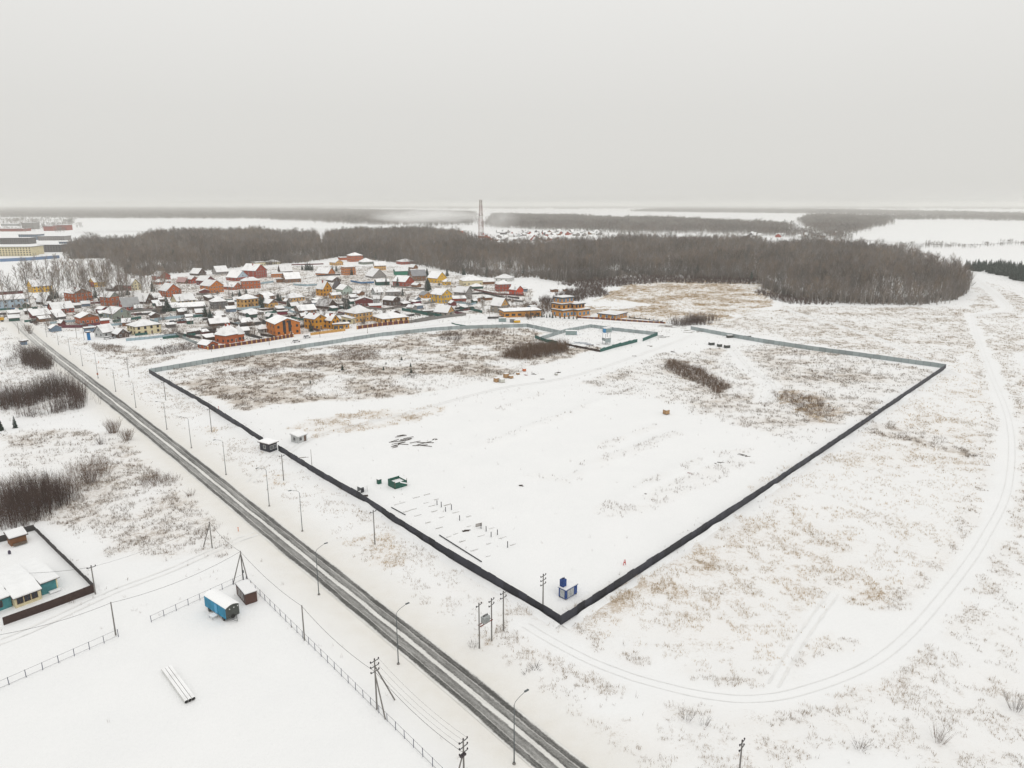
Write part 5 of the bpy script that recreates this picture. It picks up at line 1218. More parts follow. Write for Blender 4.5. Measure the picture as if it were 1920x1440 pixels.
for i, (px, pb, pt, s, lab) in enumerate([
    (964, 1432, 1322, 1, 'street lamp nearest the bottom of the photo, left verge'), (747, 1245, 1152, 1, 'second street lamp from the bottom on the left verge'), (598, 1115, 1035, 1, 'third street lamp from the bottom, opposite the brown container'),
    (567, 996, 924, -1, 'first street lamp on the right verge counted from the bottom'), (505, 949, 882, -1, 'second street lamp on the right verge, below the guard hut'), (424, 890, 829, -1, 'third street lamp on the right verge counted from the bottom'),
    (359, 840, 786, -1, 'fourth street lamp on the right verge counted from the bottom'), (313, 805, 757, -1, 'fifth street lamp on the right verge counted from the bottom'), (255, 764, 719, -1, 'sixth street lamp on the right verge, by a weed tuft'),
    (217, 734, 694, -1, 'seventh street lamp on the right verge counted from the bottom'), (184, 709, 662, -1, 'street lamp with an orange sign on its post'), (155, 686, 656, -1, 'ninth street lamp on the right verge counted from the bottom'),
    (132, 665, 634, -1, 'tenth street lamp on the right verge counted from the bottom'), (110, 647, 622, -1, 'farthest but one street lamp on the right verge'), (88, 632, 606, -1, 'farthest street lamp on the right verge near the village')]):
    r = street_lamp(px, pb, pt, s, lab)
    if i == 10: mb = MB(); mb.box(-.35, .35, -.22, -.18, 1.6, 2.5, mat('orange_sign', (.6, .16, .04), .5)); mb.build("sign", r)
INS = mat('dark_insulator', (0.04, 0.03, 0.035), .4)
def pole(px, pb, pt, label, arms=1, name="power_pole", rz=.86, m=CONCRETE, r0=.15):
    p = G(px, pb); h = hpx(px, pb, pt); r = empty(name, (p.x, p.y, 0), rz)
    mb = MB(); mb.tube((0, 0, -.3), (0, 0, h), r0, r0 * .72, m, 8); mb.build("post", r)
    for a in range(arms):
        z = h - .25 - a * .95; mb = MB(); mb.box(-.85, .85, -.05, .05, z - .05, z + .05, METALDK); mb.build("crossarm", r)
        for x in (-.8, 0, .8) if a == 0 else (-.8, .8):
            mb = MB(); y = 0 if x else .0; zz = z + .05 if x else h
            mb.lathe([(.03, zz), (.12, zz + .06), (.12, zz + .16), (.05, zz + .28)], INS, 7, (x, 0)); mb.build("insulator", r)
    tag(r, label, 'power pole'); return r, p, h
def strut(r, p, q, h):
    qq = Matrix.Rotation(-r.rotation_euler.z, 4, 'Z') @ (G(*q) - p); mb = MB(); mb.tube((qq.x, qq.y, -.2), (0, 0, h), .13, .11, CONCRETE, 7); mb.build("strut", r)
pole(899, 1216, 1133, 'leftmost of the three poles by the road, carrying the transformer', 1, rz=1.0)
pole(922, 1202, 1124, 'middle of the three poles by the road, right end of the transformer', 2, rz=1.0)
pole(944, 1183, 1110, 'rightmost of the three poles by the road, beside the dark fence', 2)
pole(1018, 1137, 1078, 'pole inside the near corner of the fence, left of the blue substation', 3)
pole(703, 1020, 958, 'power pole in the brown weeds between road and fence', 1)
pole(532, 901, 854, 'power pole just below the guard hut', 1)
pole(397, 810, 766, 'power pole by the fence above the guard hut', 1)
pole(311, 751, 716, 'power pole near the far left corner of the dark fence', 1)
pole(242, 707, 673, 'power pole on the snow left of the far fence corner', 1)
pole(585, 876, 843, 'thin bare pole inside the fence right of the guard hut', 0, r0=.09)
pole(36, 626, 605, 'pole with a small sign at the far end of the road', 0, m=WOOD)
for i, (reg, x, y, t, lab) in enumerate([('C', 1135, 990, 880, 'wooden pole on the lane before the tall pyramid-roofed tan house'), ('C', 600, 1035, 950, 'wooden pole on the lane before the large ochre house'), ('C', 30, 1120, 1000, 'wooden pole on the lane before the orange house with tall windows'), ('B', 940, 1195, 1080, 'wooden pole on the lane before the red gabled garage'),
        ('C', 1632, 880, 785, 'pole at the right end of the pillared fence'), ('D', 828, 700, 630, 'pole left of the long flat orange garage'), ('A', 950, 945, 800, 'pole on the vacant lot by the flat slate-blue shed'), ('A', 868, 940, 800, 'pole left of the blue booth'), ('A', 670, 795, 640, 'pole before the dark red gabled garage'), ('B', 1240, 820, 660, 'pole before the square tan house'), ('C', 320, 200, 60, 'tall thin pole at the edge of the wood')]):
    bx, by = R(reg, x, y); pole(bx, by, R(reg, x, t)[1], lab, 1 if i % 2 else 0, m=WOOD, r0=.12)
r, p, h = pole(707, 1330, 1237, 'braced power pole with two struts on the field fence', 3); strut(r, p, (723, 1349), h * .72); strut(r, p, (741, 1312), h * .88); BR = (p, h)
r, p, h = pole(870, 1462, 1387, 'braced power pole cut by the bottom edge', 3); strut(r, p, (851, 1475), h * .7); BB = (p, h)
mb = MB()
for k in range(3): mb.box(-.9 + k * .35, -.62 + k * .35, -.5, -.1, h * .66, h * .66 + .3, INS)
mb.build("switch", r)
r, p, h = pole(1385, 1462, 1390, 'pole with a bundle of insulators at the bottom right edge', 2)
r, p, h = pole(571, 1200, 1135, 'slim pole in the field fence between road and sports field', 0); B1 = (p, h)
r, p, h = pole(217, 1190, 1129, 'slim pole at the left end of the field fence gap', 0); B0 = (p, h)
r, p, h = pole(179, 1113, 1062, 'pole at the corner of the brown board fence', 1); B00 = (p, h)
r, p, h = pole(398, 1028, 978, 'strutted pole at the weedy corner left of the road', 0); strut(r, p, (381, 1026), h * .93); BA = (p, h)
# tripod pole behind the brown container
p = G(456, 1086); h = hpx(456, 1086, 1034); r, p, h = pole(456, 1086, 1033, 'three-legged pole standing behind the brown container', 0); strut(r, p, (436.5, 1095), h * .92); strut(r, p, (465, 1089), h * .92); BT = (p, h)
mb = MB(); mb.box(-.18, .18, -.3, -.12, 1.6, 2.2, METALDK); mb.build("meter_box", r)
def cable(a, b2, sag, label, off=0, rad=.028):
    A = Vector((a[0].x, a[0].y, a[1] - .15)); B = Vector((b2[0].x, b2[0].y, b2[1] - .15)); n = 14; o = (B - A).cross(Vector((0, 0, 1))).normalized() * off
    pts = [A + (B - A) * (k / n) + o - Vector((0, 0, sag * 4 * (k / n) * (1 - k / n))) for k in range(n + 1)]
    mb = MB(); mb.path([q - pts[0] for q in pts], rad, RUBBER, 5); ob = mb.build("cable"); ob.location = pts[0]
    return tag(ob, label, 'cable')
cable(BT, B1, .9, 'cable from the three-legged pole to the slim fence pole'); cable(B1, (BR[0], BR[1] * .78), 1.0, 'cable from the slim fence pole to the braced pole'); cable((BR[0], BR[1] * .78), (BB[0], BB[1] * .7), 1.0, 'thick cable from the braced pole to the bottom edge')
cable(BT, B0, 1.2, 'cable from the three-legged pole to the left end of the gap'); cable(B0, (G(-40, 1262), B0[1]), 1.0, 'cable running out of the left edge'); cable(BT, BA, .8, 'cable from the three-legged pole to the strutted pole')
for k, nm in enumerate(('left', 'middle', 'right')): cable(BR, BB, .9, f'{nm} thin wire between the two braced poles', off=(k - 1) * .8, rad=.012)
cable(B00, (G(0, 1100), 3.5), .6, 'cable from the board fence corner to the teal house'); cable(BA, (B00[0], B00[1]), .9, 'cable from the strutted pole to the board fence corner', rad=.018)
# transformer slung between the two poles by the road
a, b2 = G(899, 1216), G(922, 1202); mid = (a + b2) / 2; ang = math.atan2(b2.y - a.y, b2.x - a.x); hz_ = hpx(899, 1216, 1168); r = empty("transformer", (mid.x, mid.y, hz_ - .55), ang); Lh = (b2 - a).length / 2
mb = MB(); TANK = mat('transformer_grey', (.36, .38, .38), .6); mb.box(-.75, .75, -.45, .45, 0, 1.25, TANK); mb.build("tank", r)
for k in range(5):
    for s in (-1, 1): mb = MB(); mb.box(-.6 + k * .28, -.52 + k * .28, s * .46 - (.12 if s < 0 else 0), s * .46 + (.12 if s > 0 else 0), .1, 1.1, TANK); mb.build("fin", r)
for k in range(4): mb = MB(); mb.lathe([(.07, 1.25), (.1, 1.4), (.05, 1.65)], INS, 7, (-.5 + k * .33, 0)); mb.build("bushing", r)
for s in (-.3, .3): mb = MB(); mb.box(-Lh, Lh, s - .06, s + .06, -.16, -.004, REDP); mb.build("beam", r)
tag(r, 'grey transformer slung between two poles beside the road', 'transformer')

# ------------------------------------------------------------------ field fence (bottom left): posts and two wires
NAVY = mat('navy_paint', (0.035, 0.04, 0.085), .6)
def post_fence(pts, n, h, label):
    W = [G(*q) for q in pts]; root = empty("wire_fence", W[0]); mb = MB(); mb.tube((0, 0, -.3), (0, 0, h), .055, .055, NAVY, 6); me = mb.mesh("post")
    a, b2 = W[0], W[-1]
    for k in range(n + 1):
        q = a + (b2 - a) * k / n - a; o = link("post", me, root, q); o.rotation_euler = (random.gauss(0, .02), random.gauss(0, .02), 0)
    for z in (h - .05, .18):
        mb = MB(); mb.path([Vector((0, 0, z)), (b2 - a) + Vector((0, 0, z))], .022, METALDK, 5); mb.build("wire", root)
    return tag(root, label, 'fence')
post_fence([(-50, 1314), (222, 1193)], 9, 1.5, 'post and wire fence running to the left edge of the sports field')
post_fence([(284, 1166), (457, 1087)], 8, 1.4, 'post and wire fence behind the blue trailer')
post_fence([(462, 1092), (830, 1455)], 29, 1.5, 'long post and wire fence between sports field and road')

# ------------------------------------------------------------------ things on the sports field
def three(pl, pc, pr, z=0):
    c, l, q = G(*pc, z), G(*pl, z), G(*pr, z); th = math.atan2(q.y - c.y, q.x - c.x); return c, th, (q - c).length, (l - c).length
c, th, w, d = three((441, 1115.5), (461, 1135.5), (483, 1128)); h = hpx(461, 1135.5, 1116)
r = empty("cabin", (c.x, c.y, 0), th); BRN = mat('brown_sheet', (.085, .042, .032), .6, .15, .8)
mb = MB(); mb.box(0, w, 0, d, .08, h, BRN); mb.build("body", r)
mb = MB(); mb.box(-.1, w + .1, -.1, d + .1, h + .003, h + .12, EAVE); ro = mb.build("roof", r); mb = MB(); mb.box(-.05, w + .05, -.05, d + .05, h + .123, h + .32, ROOFSNOW); mb.build("snow_cover", ro)
for k in range(4): mb = MB(); y = d * (.22 + .17 * k); mb.box(-.05, .01, y, y + .22 if k % 2 else y + .3, .55, h - .25, FRAME); mb.build("window_bar", r)
for k in range(6): mb = MB(); mb.box(w * (k + .3) / 6, w * (k + .36) / 6, -.03, 0, .15, h - .05, EAVE); mb.build("seam", r)
mb = MB(); mb.box(w * .35, w * .7, -.06, -.031, .15, h * .85, BRN); mb.build("door", r)
tag(r, 'dark brown metal cabin with a snow-covered flat roof and barred window', 'cabin')
# blue trailer wagon
z0 = .75; c, th, w, d = three((388, 1134.5), (424.5, 1162), (449.5, 1150), z0); h = z0 + 2.3
r = empty("trailer", (c.x, c.y, 0), th); BLU = mat('bright_blue_paint', (.015, .20, .34), .6, .25, .9); DKG = mat('dark_end_panel', (.055, .06, .055), .6)
mb = MB(); mb.box(0, w, .05, d, z0, h, BLU); mb.build("body", r)
prof = [(0, h - .02)] + [(w * k / 8, h + .42 * math.sin(math.pi * k / 8)) for k in range(9)]
mb = MB(); mb.box(.02, w - .02, 0, .05, z0, h, DKG); mb.poly([(x, 0, z) for x, z in [(0, h)] + prof[1:] ], DKG); mb.build("end_wall", r)
mb = MB()
for k in range(8):
    x0, x1 = w * k / 8, w * (k + 1) / 8; za, zb = h + .45 * math.sin(math.pi * k / 8), h + .45 * math.sin(math.pi * (k + 1) / 8)
    mb.prism([(x0, -.05, za), (x1, -.05, zb), (x1, d + .05, zb), (x0, d + .05, za)], .2, ROOFSNOW)
mb.build("snow_roof", r)
mb = MB(); mb.box(-.04, .0, d * .36, d * .40, z0, h, BLU); mb.build("seam", r)
mb = MB(); mb.box(-.05, .0, d * .40, d * .52, z0 + .05, h - .25, mat('light_blue_door', (.08, .33, .55), .5)); mb.build("door", r)
mb = MB(); mb.box(.1, w - .1, .2, d - .2, z0 - .16, z0 - .004, METALDK); mb.build("chassis", r)
for y in (.16 * d, .82 * d):
    for x in (.12, w - .12): mb = MB(); mb.tube((x - .12, y, .42), (x + .12, y, .42), .42, .42, RUBBER, 12); mb.tube((x - .13, y, .42), (x + .13, y, .42), .18, .18, STEEL, 8); mb.build("wheel", r)
mb = MB()
for s in (.25, .75): mb.tube((w * s, 0, z0 - .1), (w * .5, -1.5, .35), .06, .06, STEEL, 6)
mb.tube((w * .3, -.6, z0 - .22), (w * .7, -.6, z0 - .22), .05, .05, STEEL, 6); mb.build("drawbar", r)
mb = MB(); mb.tube((w * .5, -.12, z0 + .1), (w * .5, -.01, z0 + .1), .42, .42, RUBBER, 14); mb.build("spare_wheel", r)
for q in (.3, .62, .9): mb = MB(); mb.box(w * q - .1, w * q + .1, -.04, -.001, h - .5, h - .3, FRAME); mb.build("end_lamp", r)
mb = MB(); mb.box(-1.2, -.1, d * .38, d * .56, .62, .70, ROOFSNOW); [mb.tube((x, y, 0), (x, y, .62), .03, .03, METALDK, 5) for x in (-1.15, -.2) for y in (d * .39, d * .55)]; mb.build("step", r)
tag(r, 'bright blue wagon trailer with a rounded snow roof on the sports field', 'trailer')
# three long pipes under snow
a0, a1 = G(306, 1258), G(350, 1319); b0 = G(366, 1312); ax_ = (b0 - a1); n3 = ax_.normalized(); L3 = a1 - a0
for k, nm in enumerate(('left', 'middle', 'right')):
    s = a0 + ax_ * (k * .42); e_ = a1 + ax_ * (k * .42) ; r = empty("pipe", e_); v = s - e_; u = v.normalized(); R_ = .30; mb = MB()
    mb.tube((0, 0, R_), v + Vector((0, 0, R_)), R_, R_, mat('pale_pipe', (.62, .62, .60), .6), 12, cap=False); mb.build("pipe_wall", r)
    mb = MB(); mb.tube(Vector((0, 0, R_)) + u * .02, v + Vector((0, 0, R_)) - u * .02, R_ * .86, R_ * .86, RUBBER, 12); mb.build("bore_shade", r)  # solid black core stands in for the shade inside the hollow pipe
    mb = MB(); sd = u.cross(Vector((0, 0, 1)))
    mb.poly([Vector((0, 0, R_ * 1.98)) + sd * .24 - u * 0, Vector((0, 0, R_ * 1.98)) - sd * .24, v + Vector((0, 0, R_ * 1.98)) - sd * .24, v + Vector((0, 0, R_ * 1.98)) + sd * .24], ROOFSNOW); mb.build("snow_cover", r)
    tag(r, f'{nm} one of three long snow-covered pipes on the sports field', 'pipe')

# ------------------------------------------------------------------ teal house and yard at the left edge
def wall3(px0, py0, px1, py1, depth, h, wall, label_name, r, win=0, th=None):
    a, b2 = G(px0, py0), G(px1, py1); th = th if th is not None else math.atan2(b2.y - a.y, b2.x - a.x); L_ = (b2 - a).length; q = a - r.location
    mb = MB(); T = Matrix.Translation((q.x, q.y, 0)) @ Matrix.Rotation(th, 4, 'Z'); mb.box(0, L_, 0, depth, -.2, h, wallm(wall), T); mb.build("wall", r)
    for k in range(win): pos = T @ Vector((L_ * (k + .7) / (win + .6), -.004, .8)); link("window", WIN['brown'], r, pos, th, (.8, 1, .85))
    return th, L_, T
base = G(0, 1147); r = empty("house", base); 
th, L_, T1 = wall3(-70, 1172, 24, 1138, 9, 2.5, 'teal', '', r, 3, math.atan2((G(79, 1122.5) - G(30, 1141)).y, (G(79, 1122.5) - G(30, 1141)).x))
th, L2, T2 = wall3(30, 1141, 79, 1122.5, 9, 2.2, 'cream', '', r, 3)
th, L4, T4 = wall3(79.3, 1116.5, 110, 1106, 10, 2.7, 'teal', '', r, 0, th)
mb = MB(); mb.box(L4 - .18, L4 + .06, -.06, .18, -.1, 2.7, wallm('cream'), T4); mb.build("corner_trim", r)
mb = MB(); mb.box(1.2, 3.4, -.9, -.2, .1, .5, SNOW, T4); mb.build("bench", r)
def slab(T, x0, x1, zs_, z0, th_, m_, mb):
    ys_ = (-.45, 3.6, 12)
    for k in range(2): mb.prism([T @ Vector(q) for q in ((x0, ys_[k], zs_[k] + z0), (x1, ys_[k], zs_[k] + z0), (x1, ys_[k + 1], zs_[k + 1] + z0), (x0, ys_[k + 1], zs_[k + 1] + z0))], th_, m_)
ROOFS = ((T1, -.6, L_ + .15, (2.52, 3.35, 3.6)), (T2, -.4, L2 + .2, (2.22, 3.35, 3.6)), (T4, -.25, L4 + .5, (2.72, 2.9, 3.15)))
mb = MB(); [slab(T, x0, x1, z, 0, .14, EAVE, mb) for T, x0, x1, z in ROOFS]; ro = mb.build("roof", r)
mb = MB(); [slab(T, x0 + .08, x1 - .06, z, .145, .25, SNOW, mb) for T, x0, x1, z in ROOFS]; mb.build("snow_cover", ro)
tag(r, 'teal and cream house under a broad snow roof at the left edge', 'house')
fence([(7, 1173), (95, 1141), (178, 1109)], 1.75, BROWNF, 'dark brown board fence in front of the teal house', 2.0, jitter=.02, gap=.0)
fence([(176, 1103), (120, 1048), (65, 994)], 1.2, DARKF, 'ragged dark side fence of the teal house yard', 2.5, jitter=.12, gap=.1)
fence([(65, 994), (45, 999)], 1.5, DARKF, 'dark gate piece at the back of the teal house yard', 2.0)
fence([(14, 1012), (-40, 1026)], 1.5, DARKF, 'dark back fence left of the wooden hut', 2.5)
c, th, w, d = three((14, 1012), (21, 1024), (51, 1015)); r = empty("hut", (c.x, c.y, 0), th)
building(r, w, 2.8, 1.9, 2.5, 'shed', 'brown', wins=False, ov=.4); mb = MB(); mb.box(.3, w - .2, -1.2, -.3, .2, .5, WOOD); mb.build("bench", r); tag(r, 'small wooden hut with a thick snow roof in the yard corner', 'hut')
p = G(18, 1038); mb = MB(); mb.lathe([(.3, 0), (.32, .5), (.2, .8), (.02, .9)], mat('dark_barrel', (.06, .05, .08), .6), 9); mb.build("lid_body", None); o = bpy.data.objects["lid_body"]; o.name = "barrel"; o.location = (p.x, p.y, 0); tag(o, 'small dark barrel standing in the snow of the yard', 'barrel')

# ------------------------------------------------------------------ inside the plot
# guard hut in the fence line
c, th, w, d = three((496, 841), (506, 848), (520, 843)); h = 2.7; r = empty("guard_hut", (c.x, c.y, 0), th)
mb = MB(); mb.box(0, w, 0, max(3, d), -.1, h, DKFENCE); mb.build("wall", r); dd = max(3, d)
mb = MB(); mb.box(-.5, w + .5, -.5, dd + .5, h + .003, h + .2, EAVE); ro = mb.build("roof", r); mb = MB(); mb.box(-.4, w + .4, -.4, dd + .4, h + .203, h + .5, ROOFSNOW); mb.build("snow_cover", ro)
for x in (.25, .7): link("window", WIN['white'], r, (w * x, -.004, .9), 0, (.8, 1, .8))
link("window", WIN['white'], r, (-.004, dd * .5, .9), -math.pi / 2, (.8, 1, .8)); tag(r, 'small dark guard hut with snow roof in the roadside fence', 'hut')
# pale site cabin
r_, w_, d_, he_, hr_ = H('Z', 412, 478, 562, 246, 192, 150, 'shed', 'palegrey', 'site_cabin', 'pale site cabin with big windows just inside the gate', cat='cabin', win='white', cols=2, ov=.3, nleft=1, roof=wallm('palegrey'))
# half-built green shed
c, th, w, d = three((728, 910.5), (741, 917.5), (762.5, 911)); h = 2.1; r = empty("shed", (c.x, c.y, 0), th); GS_ = mat('green_site_sheet', (.012, .085, .06), .6, .15, .5)
mb = MB(); mb.box(0, w, -.05, .05, -.1, h * .9, GS_); mb.build("front_wall", r); mb = MB(); mb.box(-.05, .05, .05, d, -.1, h, GS_); mb.build("side_wall", r)
mb = MB(); mb.box(w - .05, w + .05, .05, d, -.1, h * .8, GS_); mb.build("far_wall", r); mb = MB(); mb.box(.06, w - .06, d - .05, d + .05, -.1, h, GS_); mb.build("back_wall", r)
for x in (-.06, w + .06): mb = MB(); mb.tube((x, -.08, -.1), (x, -.08, h + .35), .07, .07, WOOD, 6); mb.build("corner_post", r)
mb = MB(); mb.box(.05, w - .05, .2, d - .1, .3, 1.3, SNOW); mb.build("snow_fill", r)
mb = MB(); mb.box(0, .35, -.03, .03, 0, 3.4, SNOW, Matrix.Translation((w * .45, -.1, 2.0)) @ Matrix.Rotation(math.radians(115), 4, 'Y')); mb.build("leaning_board", r)
tag(r, 'roofless dark green shed with a leaning board on the plot', 'shed')
def small_box(px, py, w, d, h, m, name, label, cat, snow=True, rz=.7, extra=None):
    p = G(px, py); r = empty(name, (p.x, p.y, 0), rz); mb = MB(); mb.box(-w / 2, w / 2, -d / 2, d / 2, -.05, h, m); mb.build("body", r)
    mb = MB(); mb.box(-w / 2 - .04, w / 2 + .04, -d / 2 - .04, d / 2 + .04, h + .003, h + .08, EAVE); mb.build("lid", r)
    if snow: mb = MB(); mb.box(-w / 2, w / 2, -d / 2, d / 2, h + .083, h + .22, SNOW); mb.build("snow_cover", r)
    return tag(r, label, cat)
small_box(711, 906.5, 1.1, 1.0, 1.3, GS_, "box", 'small dark green box left of the roofless green shed', 'box')
c = G(677, 925); r = empty("shelter", c, .86); 
for x in (0, 2.2):
    for y in (0, 1.6): mb = MB(); mb.tube((x, y, -.1), (x, y, 1.7), .05, .05, STEEL, 5); mb.build("post", r)
mb = MB(); mb.box(0, 2.2, 1.56, 1.62, .2, 1.6, STEEL); mb.build("back_panel", r); mb = MB(); mb.box(0, 1.1, -.03, .03, .1, 1.3, DKFENCE); mb.build("front_panel", r); mb = MB(); mb.box(-.1, 2.3, -.1, 1.7, 1.7, 1.8, SNOW); mb.build("roof", r)
tag(r, 'little open metal shelter behind the dark fence', 'shelter')
c = G(684, 931); r = empty("timber", c, .2); [MB_.build("plank", r) for MB_ in [(lambda q: (q.box(-.9, .9, -.1 + k * .22, .08 + k * .22, .05 * k, .2 + .05 * k, DARKWOOD), q)[1])(MB()) for k in range(3)]]; tag(r, 'short stack of dark planks beside the metal shelter', 'timber')
# blue substation kiosk
c, th, w, d = three((1048, 1121), (1061, 1126), (1082, 1113.5)); h = hpx(1061, 1126, 1108); r = empty("substation", (c.x, c.y, 0), th); SB = mat('deep_blue_paint', (.015, .055, .22), .5, .1, .5); d = max(d, 2.0)
mb = MB(); mb.box(0, w, 0, d, .25, h, SB); mb.build("body", r)
mb = MB(); mb.box(-.15, w + .15, -.15, d + .15, h + .003, h + .1, SB); ro = mb.build("roof", r); mb = MB(); mb.box(-.1, w + .1, -.1, d + .1, h + .103, h + .3, ROOFSNOW); mb.build("snow_cover", ro)
for (x0, x1) in ((w * .12, w * .38), (w * .40, w * .68)): mb = MB(); mb.box(x0, x1, -.05, -.002, .4, h - .15, mat('pale_grey_door', (.42, .44, .44), .5)); mb.build("door", r)
mb = MB(); mb.box(-.05, -.002, d * .2, d * .8, .4, h - .15, MATS['pale_grey_door']); mb.build("door", r)
mb = MB(); mb.box(.15, 1.2, d - 1.1, d - .1, h + .35, h + 1.9, SB); tw = mb.build("cable_tower", r)
for k in range(3): mb = MB(); mb.lathe([(.06, h + 1.9), (.1, h + 2.0), (.04, h + 2.3)], INS, 6, (.35 + .32 * k, d - .6)); mb.build("insulator", tw)
for x in (.15, w - .15):
    for y in (.15, d - .15): mb = MB(); mb.box(x - .12, x + .12, y - .12, y + .12, -.1, .25, CONCRETE); mb.build("foot", r)
tag(r, 'deep blue substation kiosk with pale doors in the near corner', 'substation')
# red marker, crates, box stacks
p = G(1171, 1059); r = empty("marker", p, .6); REDM = mat('signal_red', (.55, .05, .04), .5)
for s in (-1, 1): mb = MB(); mb.tube((s * .35, 0, 0), (s * .12, 0, 1.3), .09, .07, REDM, 6); mb.build("leg", r)
mb = MB(); mb.box(-.3, .3, -.06, .06, .5, .75, REDM); mb.build("board", r); tag(r, 'bright red marker stand on the clean snow near the fence', 'marker')
TAN = mat('cardboard_tan', (.36, .22, .11), .8, .2, 1.5)
def pallet(px, py, label, m=TAN, w=1.3, h=1.2, rz=.6, snow=True):
    p = G(px, py); r = empty("pallet", p, rz)
    for k in range(3): mb = MB(); mb.box(-w / 2, w / 2, -w / 2 + k * w * .42, -w / 2 + k * w * .42 + .14, 0, .12, WOOD); mb.build("slat", r)
    mb = MB(); mb.box(-w * .48, w * .48, -w * .46, w * .46, .123, h, m); mb.build("load", r)
    if snow: mb = MB(); mb.box(-w * .46, w * .46, -w * .44, w * .44, h + .003, h + .14, SNOW); mb.build("snow_cover", r)
    return tag(r, label, 'pallet')
pallet(931, 716, 'large tan pallet at the left end of the pallet row', w=2.2, h=1.9); pallet(941, 717, 'pallet wrapped in pale sheet at the front of the row', mat('pale_wrap', (.5, .5, .46), .6), 2.2, 1.6); pallet(949, 708, 'tall tan pallet at the back of the row', w=2.2, h=2.0); pallet(958, 709, 'low tan pallet right in the row', w=1.8, h=1.2)
pallet(971, 702, 'small tan pallet apart, left of the orange one', w=1.4, h=.9); pallet(983, 696, 'orange-red wrapped pallet behind the row', mat('orange_wrap', (.5, .14, .05), .6), 1.4, 1.3); pallet(1249, 776, 'lone tan bale on the snow in the middle of the plot', w=2.0, h=1.7); pallet(1043, 703, 'small pale pallet right of the planks', mat('pale_wrap', (.5, .5, .46), .6), 1.3, .8)
def planks(px, py, n, L_, label, m=DARKWOOD, spread=1.0, rz=0.0, flat=.35):
    p = G(px, py); r = empty("planks", p, rz); r2 = random.Random(int(px * 7 + py))
    for k in range(n):
        a = r2.gauss(0, flat); x, y = r2.uniform(-spread, spread), r2.uniform(-spread, spread); l_ = L_ * r2.uniform(.5, 1.1); mb = MB()
        mb.box(-l_ / 2, l_ / 2, -.09, .09, 0, .14, m, Matrix.Translation((x, y, .04 * k)) @ Matrix.Rotation(a, 4, 'Z')); mb.build("plank", r)
    return tag(r, label, 'planks')
planks(985, 703, 2, 3, 'reddish planks behind the tan pallets', mat('reddish_wood', (.20, .06, .05), .8), 1.0, 2.6); planks(1000, 701, 3, 3.2, 'dark planks right of the reddish ones', DARKWOOD, 1.0, 2.5); planks(1017, 711, 3, 2, 'small dark plank pile alone on the snow', DARKWOOD, .5, .4)
planks(1048, 699, 4, 3.5, 'dark planks beside the pale pallet', DARKWOOD, 1.2, .5); planks(752, 822, 7, 4.5, 'scattered dark timber, upper heap', DARKWOOD, 3.2, .45, .3); planks(760, 828, 6, 5, 'scattered dark timber, middle heap', DARKWOOD, 3.0, .5, .25); planks(745, 836, 4, 2.4, 'short timber pieces below the heaps', DARKWOOD, 2.0, .6, .5)
planks(795, 833, 4, 5.5, 'long dark beams right of the timber heaps', DARKWOOD, 2.2, .25, .4); planks(815, 825, 3, 1.6, 'few dark scraps at the right of the timber', DARKWOOD, 1.0, .2, .8); planks(565, 860, 3, 4.5, 'two long boards lying by the fence right of the guard hut', WOOD, .9, .35, .05); planks(975, 911, 3, 1.5, 'small dark scrap heap in the middle of the snow', DARKWOOD, .5)
planks(1220, 649, 3, 2.5, 'snowy board pile on the site track', WOOD, 1.2, .3); planks(1190, 668, 2, 3, 'pair of boards on the site track', DARKWOOD, .6, 2.8); planks(1262, 660, 5, 2.6, 'dark scrap pile beside the site track', DARKWOOD, 1.6, .4, .8); planks(1270, 603 + 10, 8, 8, 'wide heap of boards and rubble behind the small yard', WOOD, 7, .1, .5); planks(1295, 622, 7, 6, 'heap of boards at the fence gap', WOOD, 6, .2, .6); planks(1240, 632, 8, 4, 'brown rubble heap right of the short green fence', DARKWOOD, 4, .2, .8); planks(1250, 612, 6, 7, 'long timbers behind the grey yard fence', WOOD, 5, .1, .2)
planks(1215, 928, 2, 4, 'thin dark branch lying on the snow ridge', DARKWOOD, 1.0, 2.7); planks(1306, 892, 2, 4, 'reddish branch lying on the snow ridge', MATS['reddish_wood'], 1.2, 2.7); planks(1350, 870, 5, 2, 'dark sticks on the far end of the snow ridge', DARKWOOD, 1.4, 2.5, .5); planks(1395, 855, 3, 3, 'pair of thin sticks at the end of the snow ridge', DARKWOOD, 1.2, 2.7); planks(1268, 920, 4, 1.8, 'small dark clump on the snow ridge', DARKWOOD, 1.0, .5, .8)
CRATE = mat('dark_crate', (.05, .055, .05), .7)
for (x, y, w_, l_) in [(1334, 647, 3.0, 'dark crate at the left of the three by the far fence'), (1349, 650, 2.2, 'middle dark crate of the three by the far fence'), (1363, 652, 3.0, 'snowy low crate at the right of the three by the far fence'), (1368, 633, 3.6, 'grey box close to the far grey fence'), (1402, 634, 3.4, 'blue-topped box leaning to the far grey fence')]:
    small_box(x, y, w_, 2, 1.5, CRATE, "crate", l_, 'crate', rz=.3)
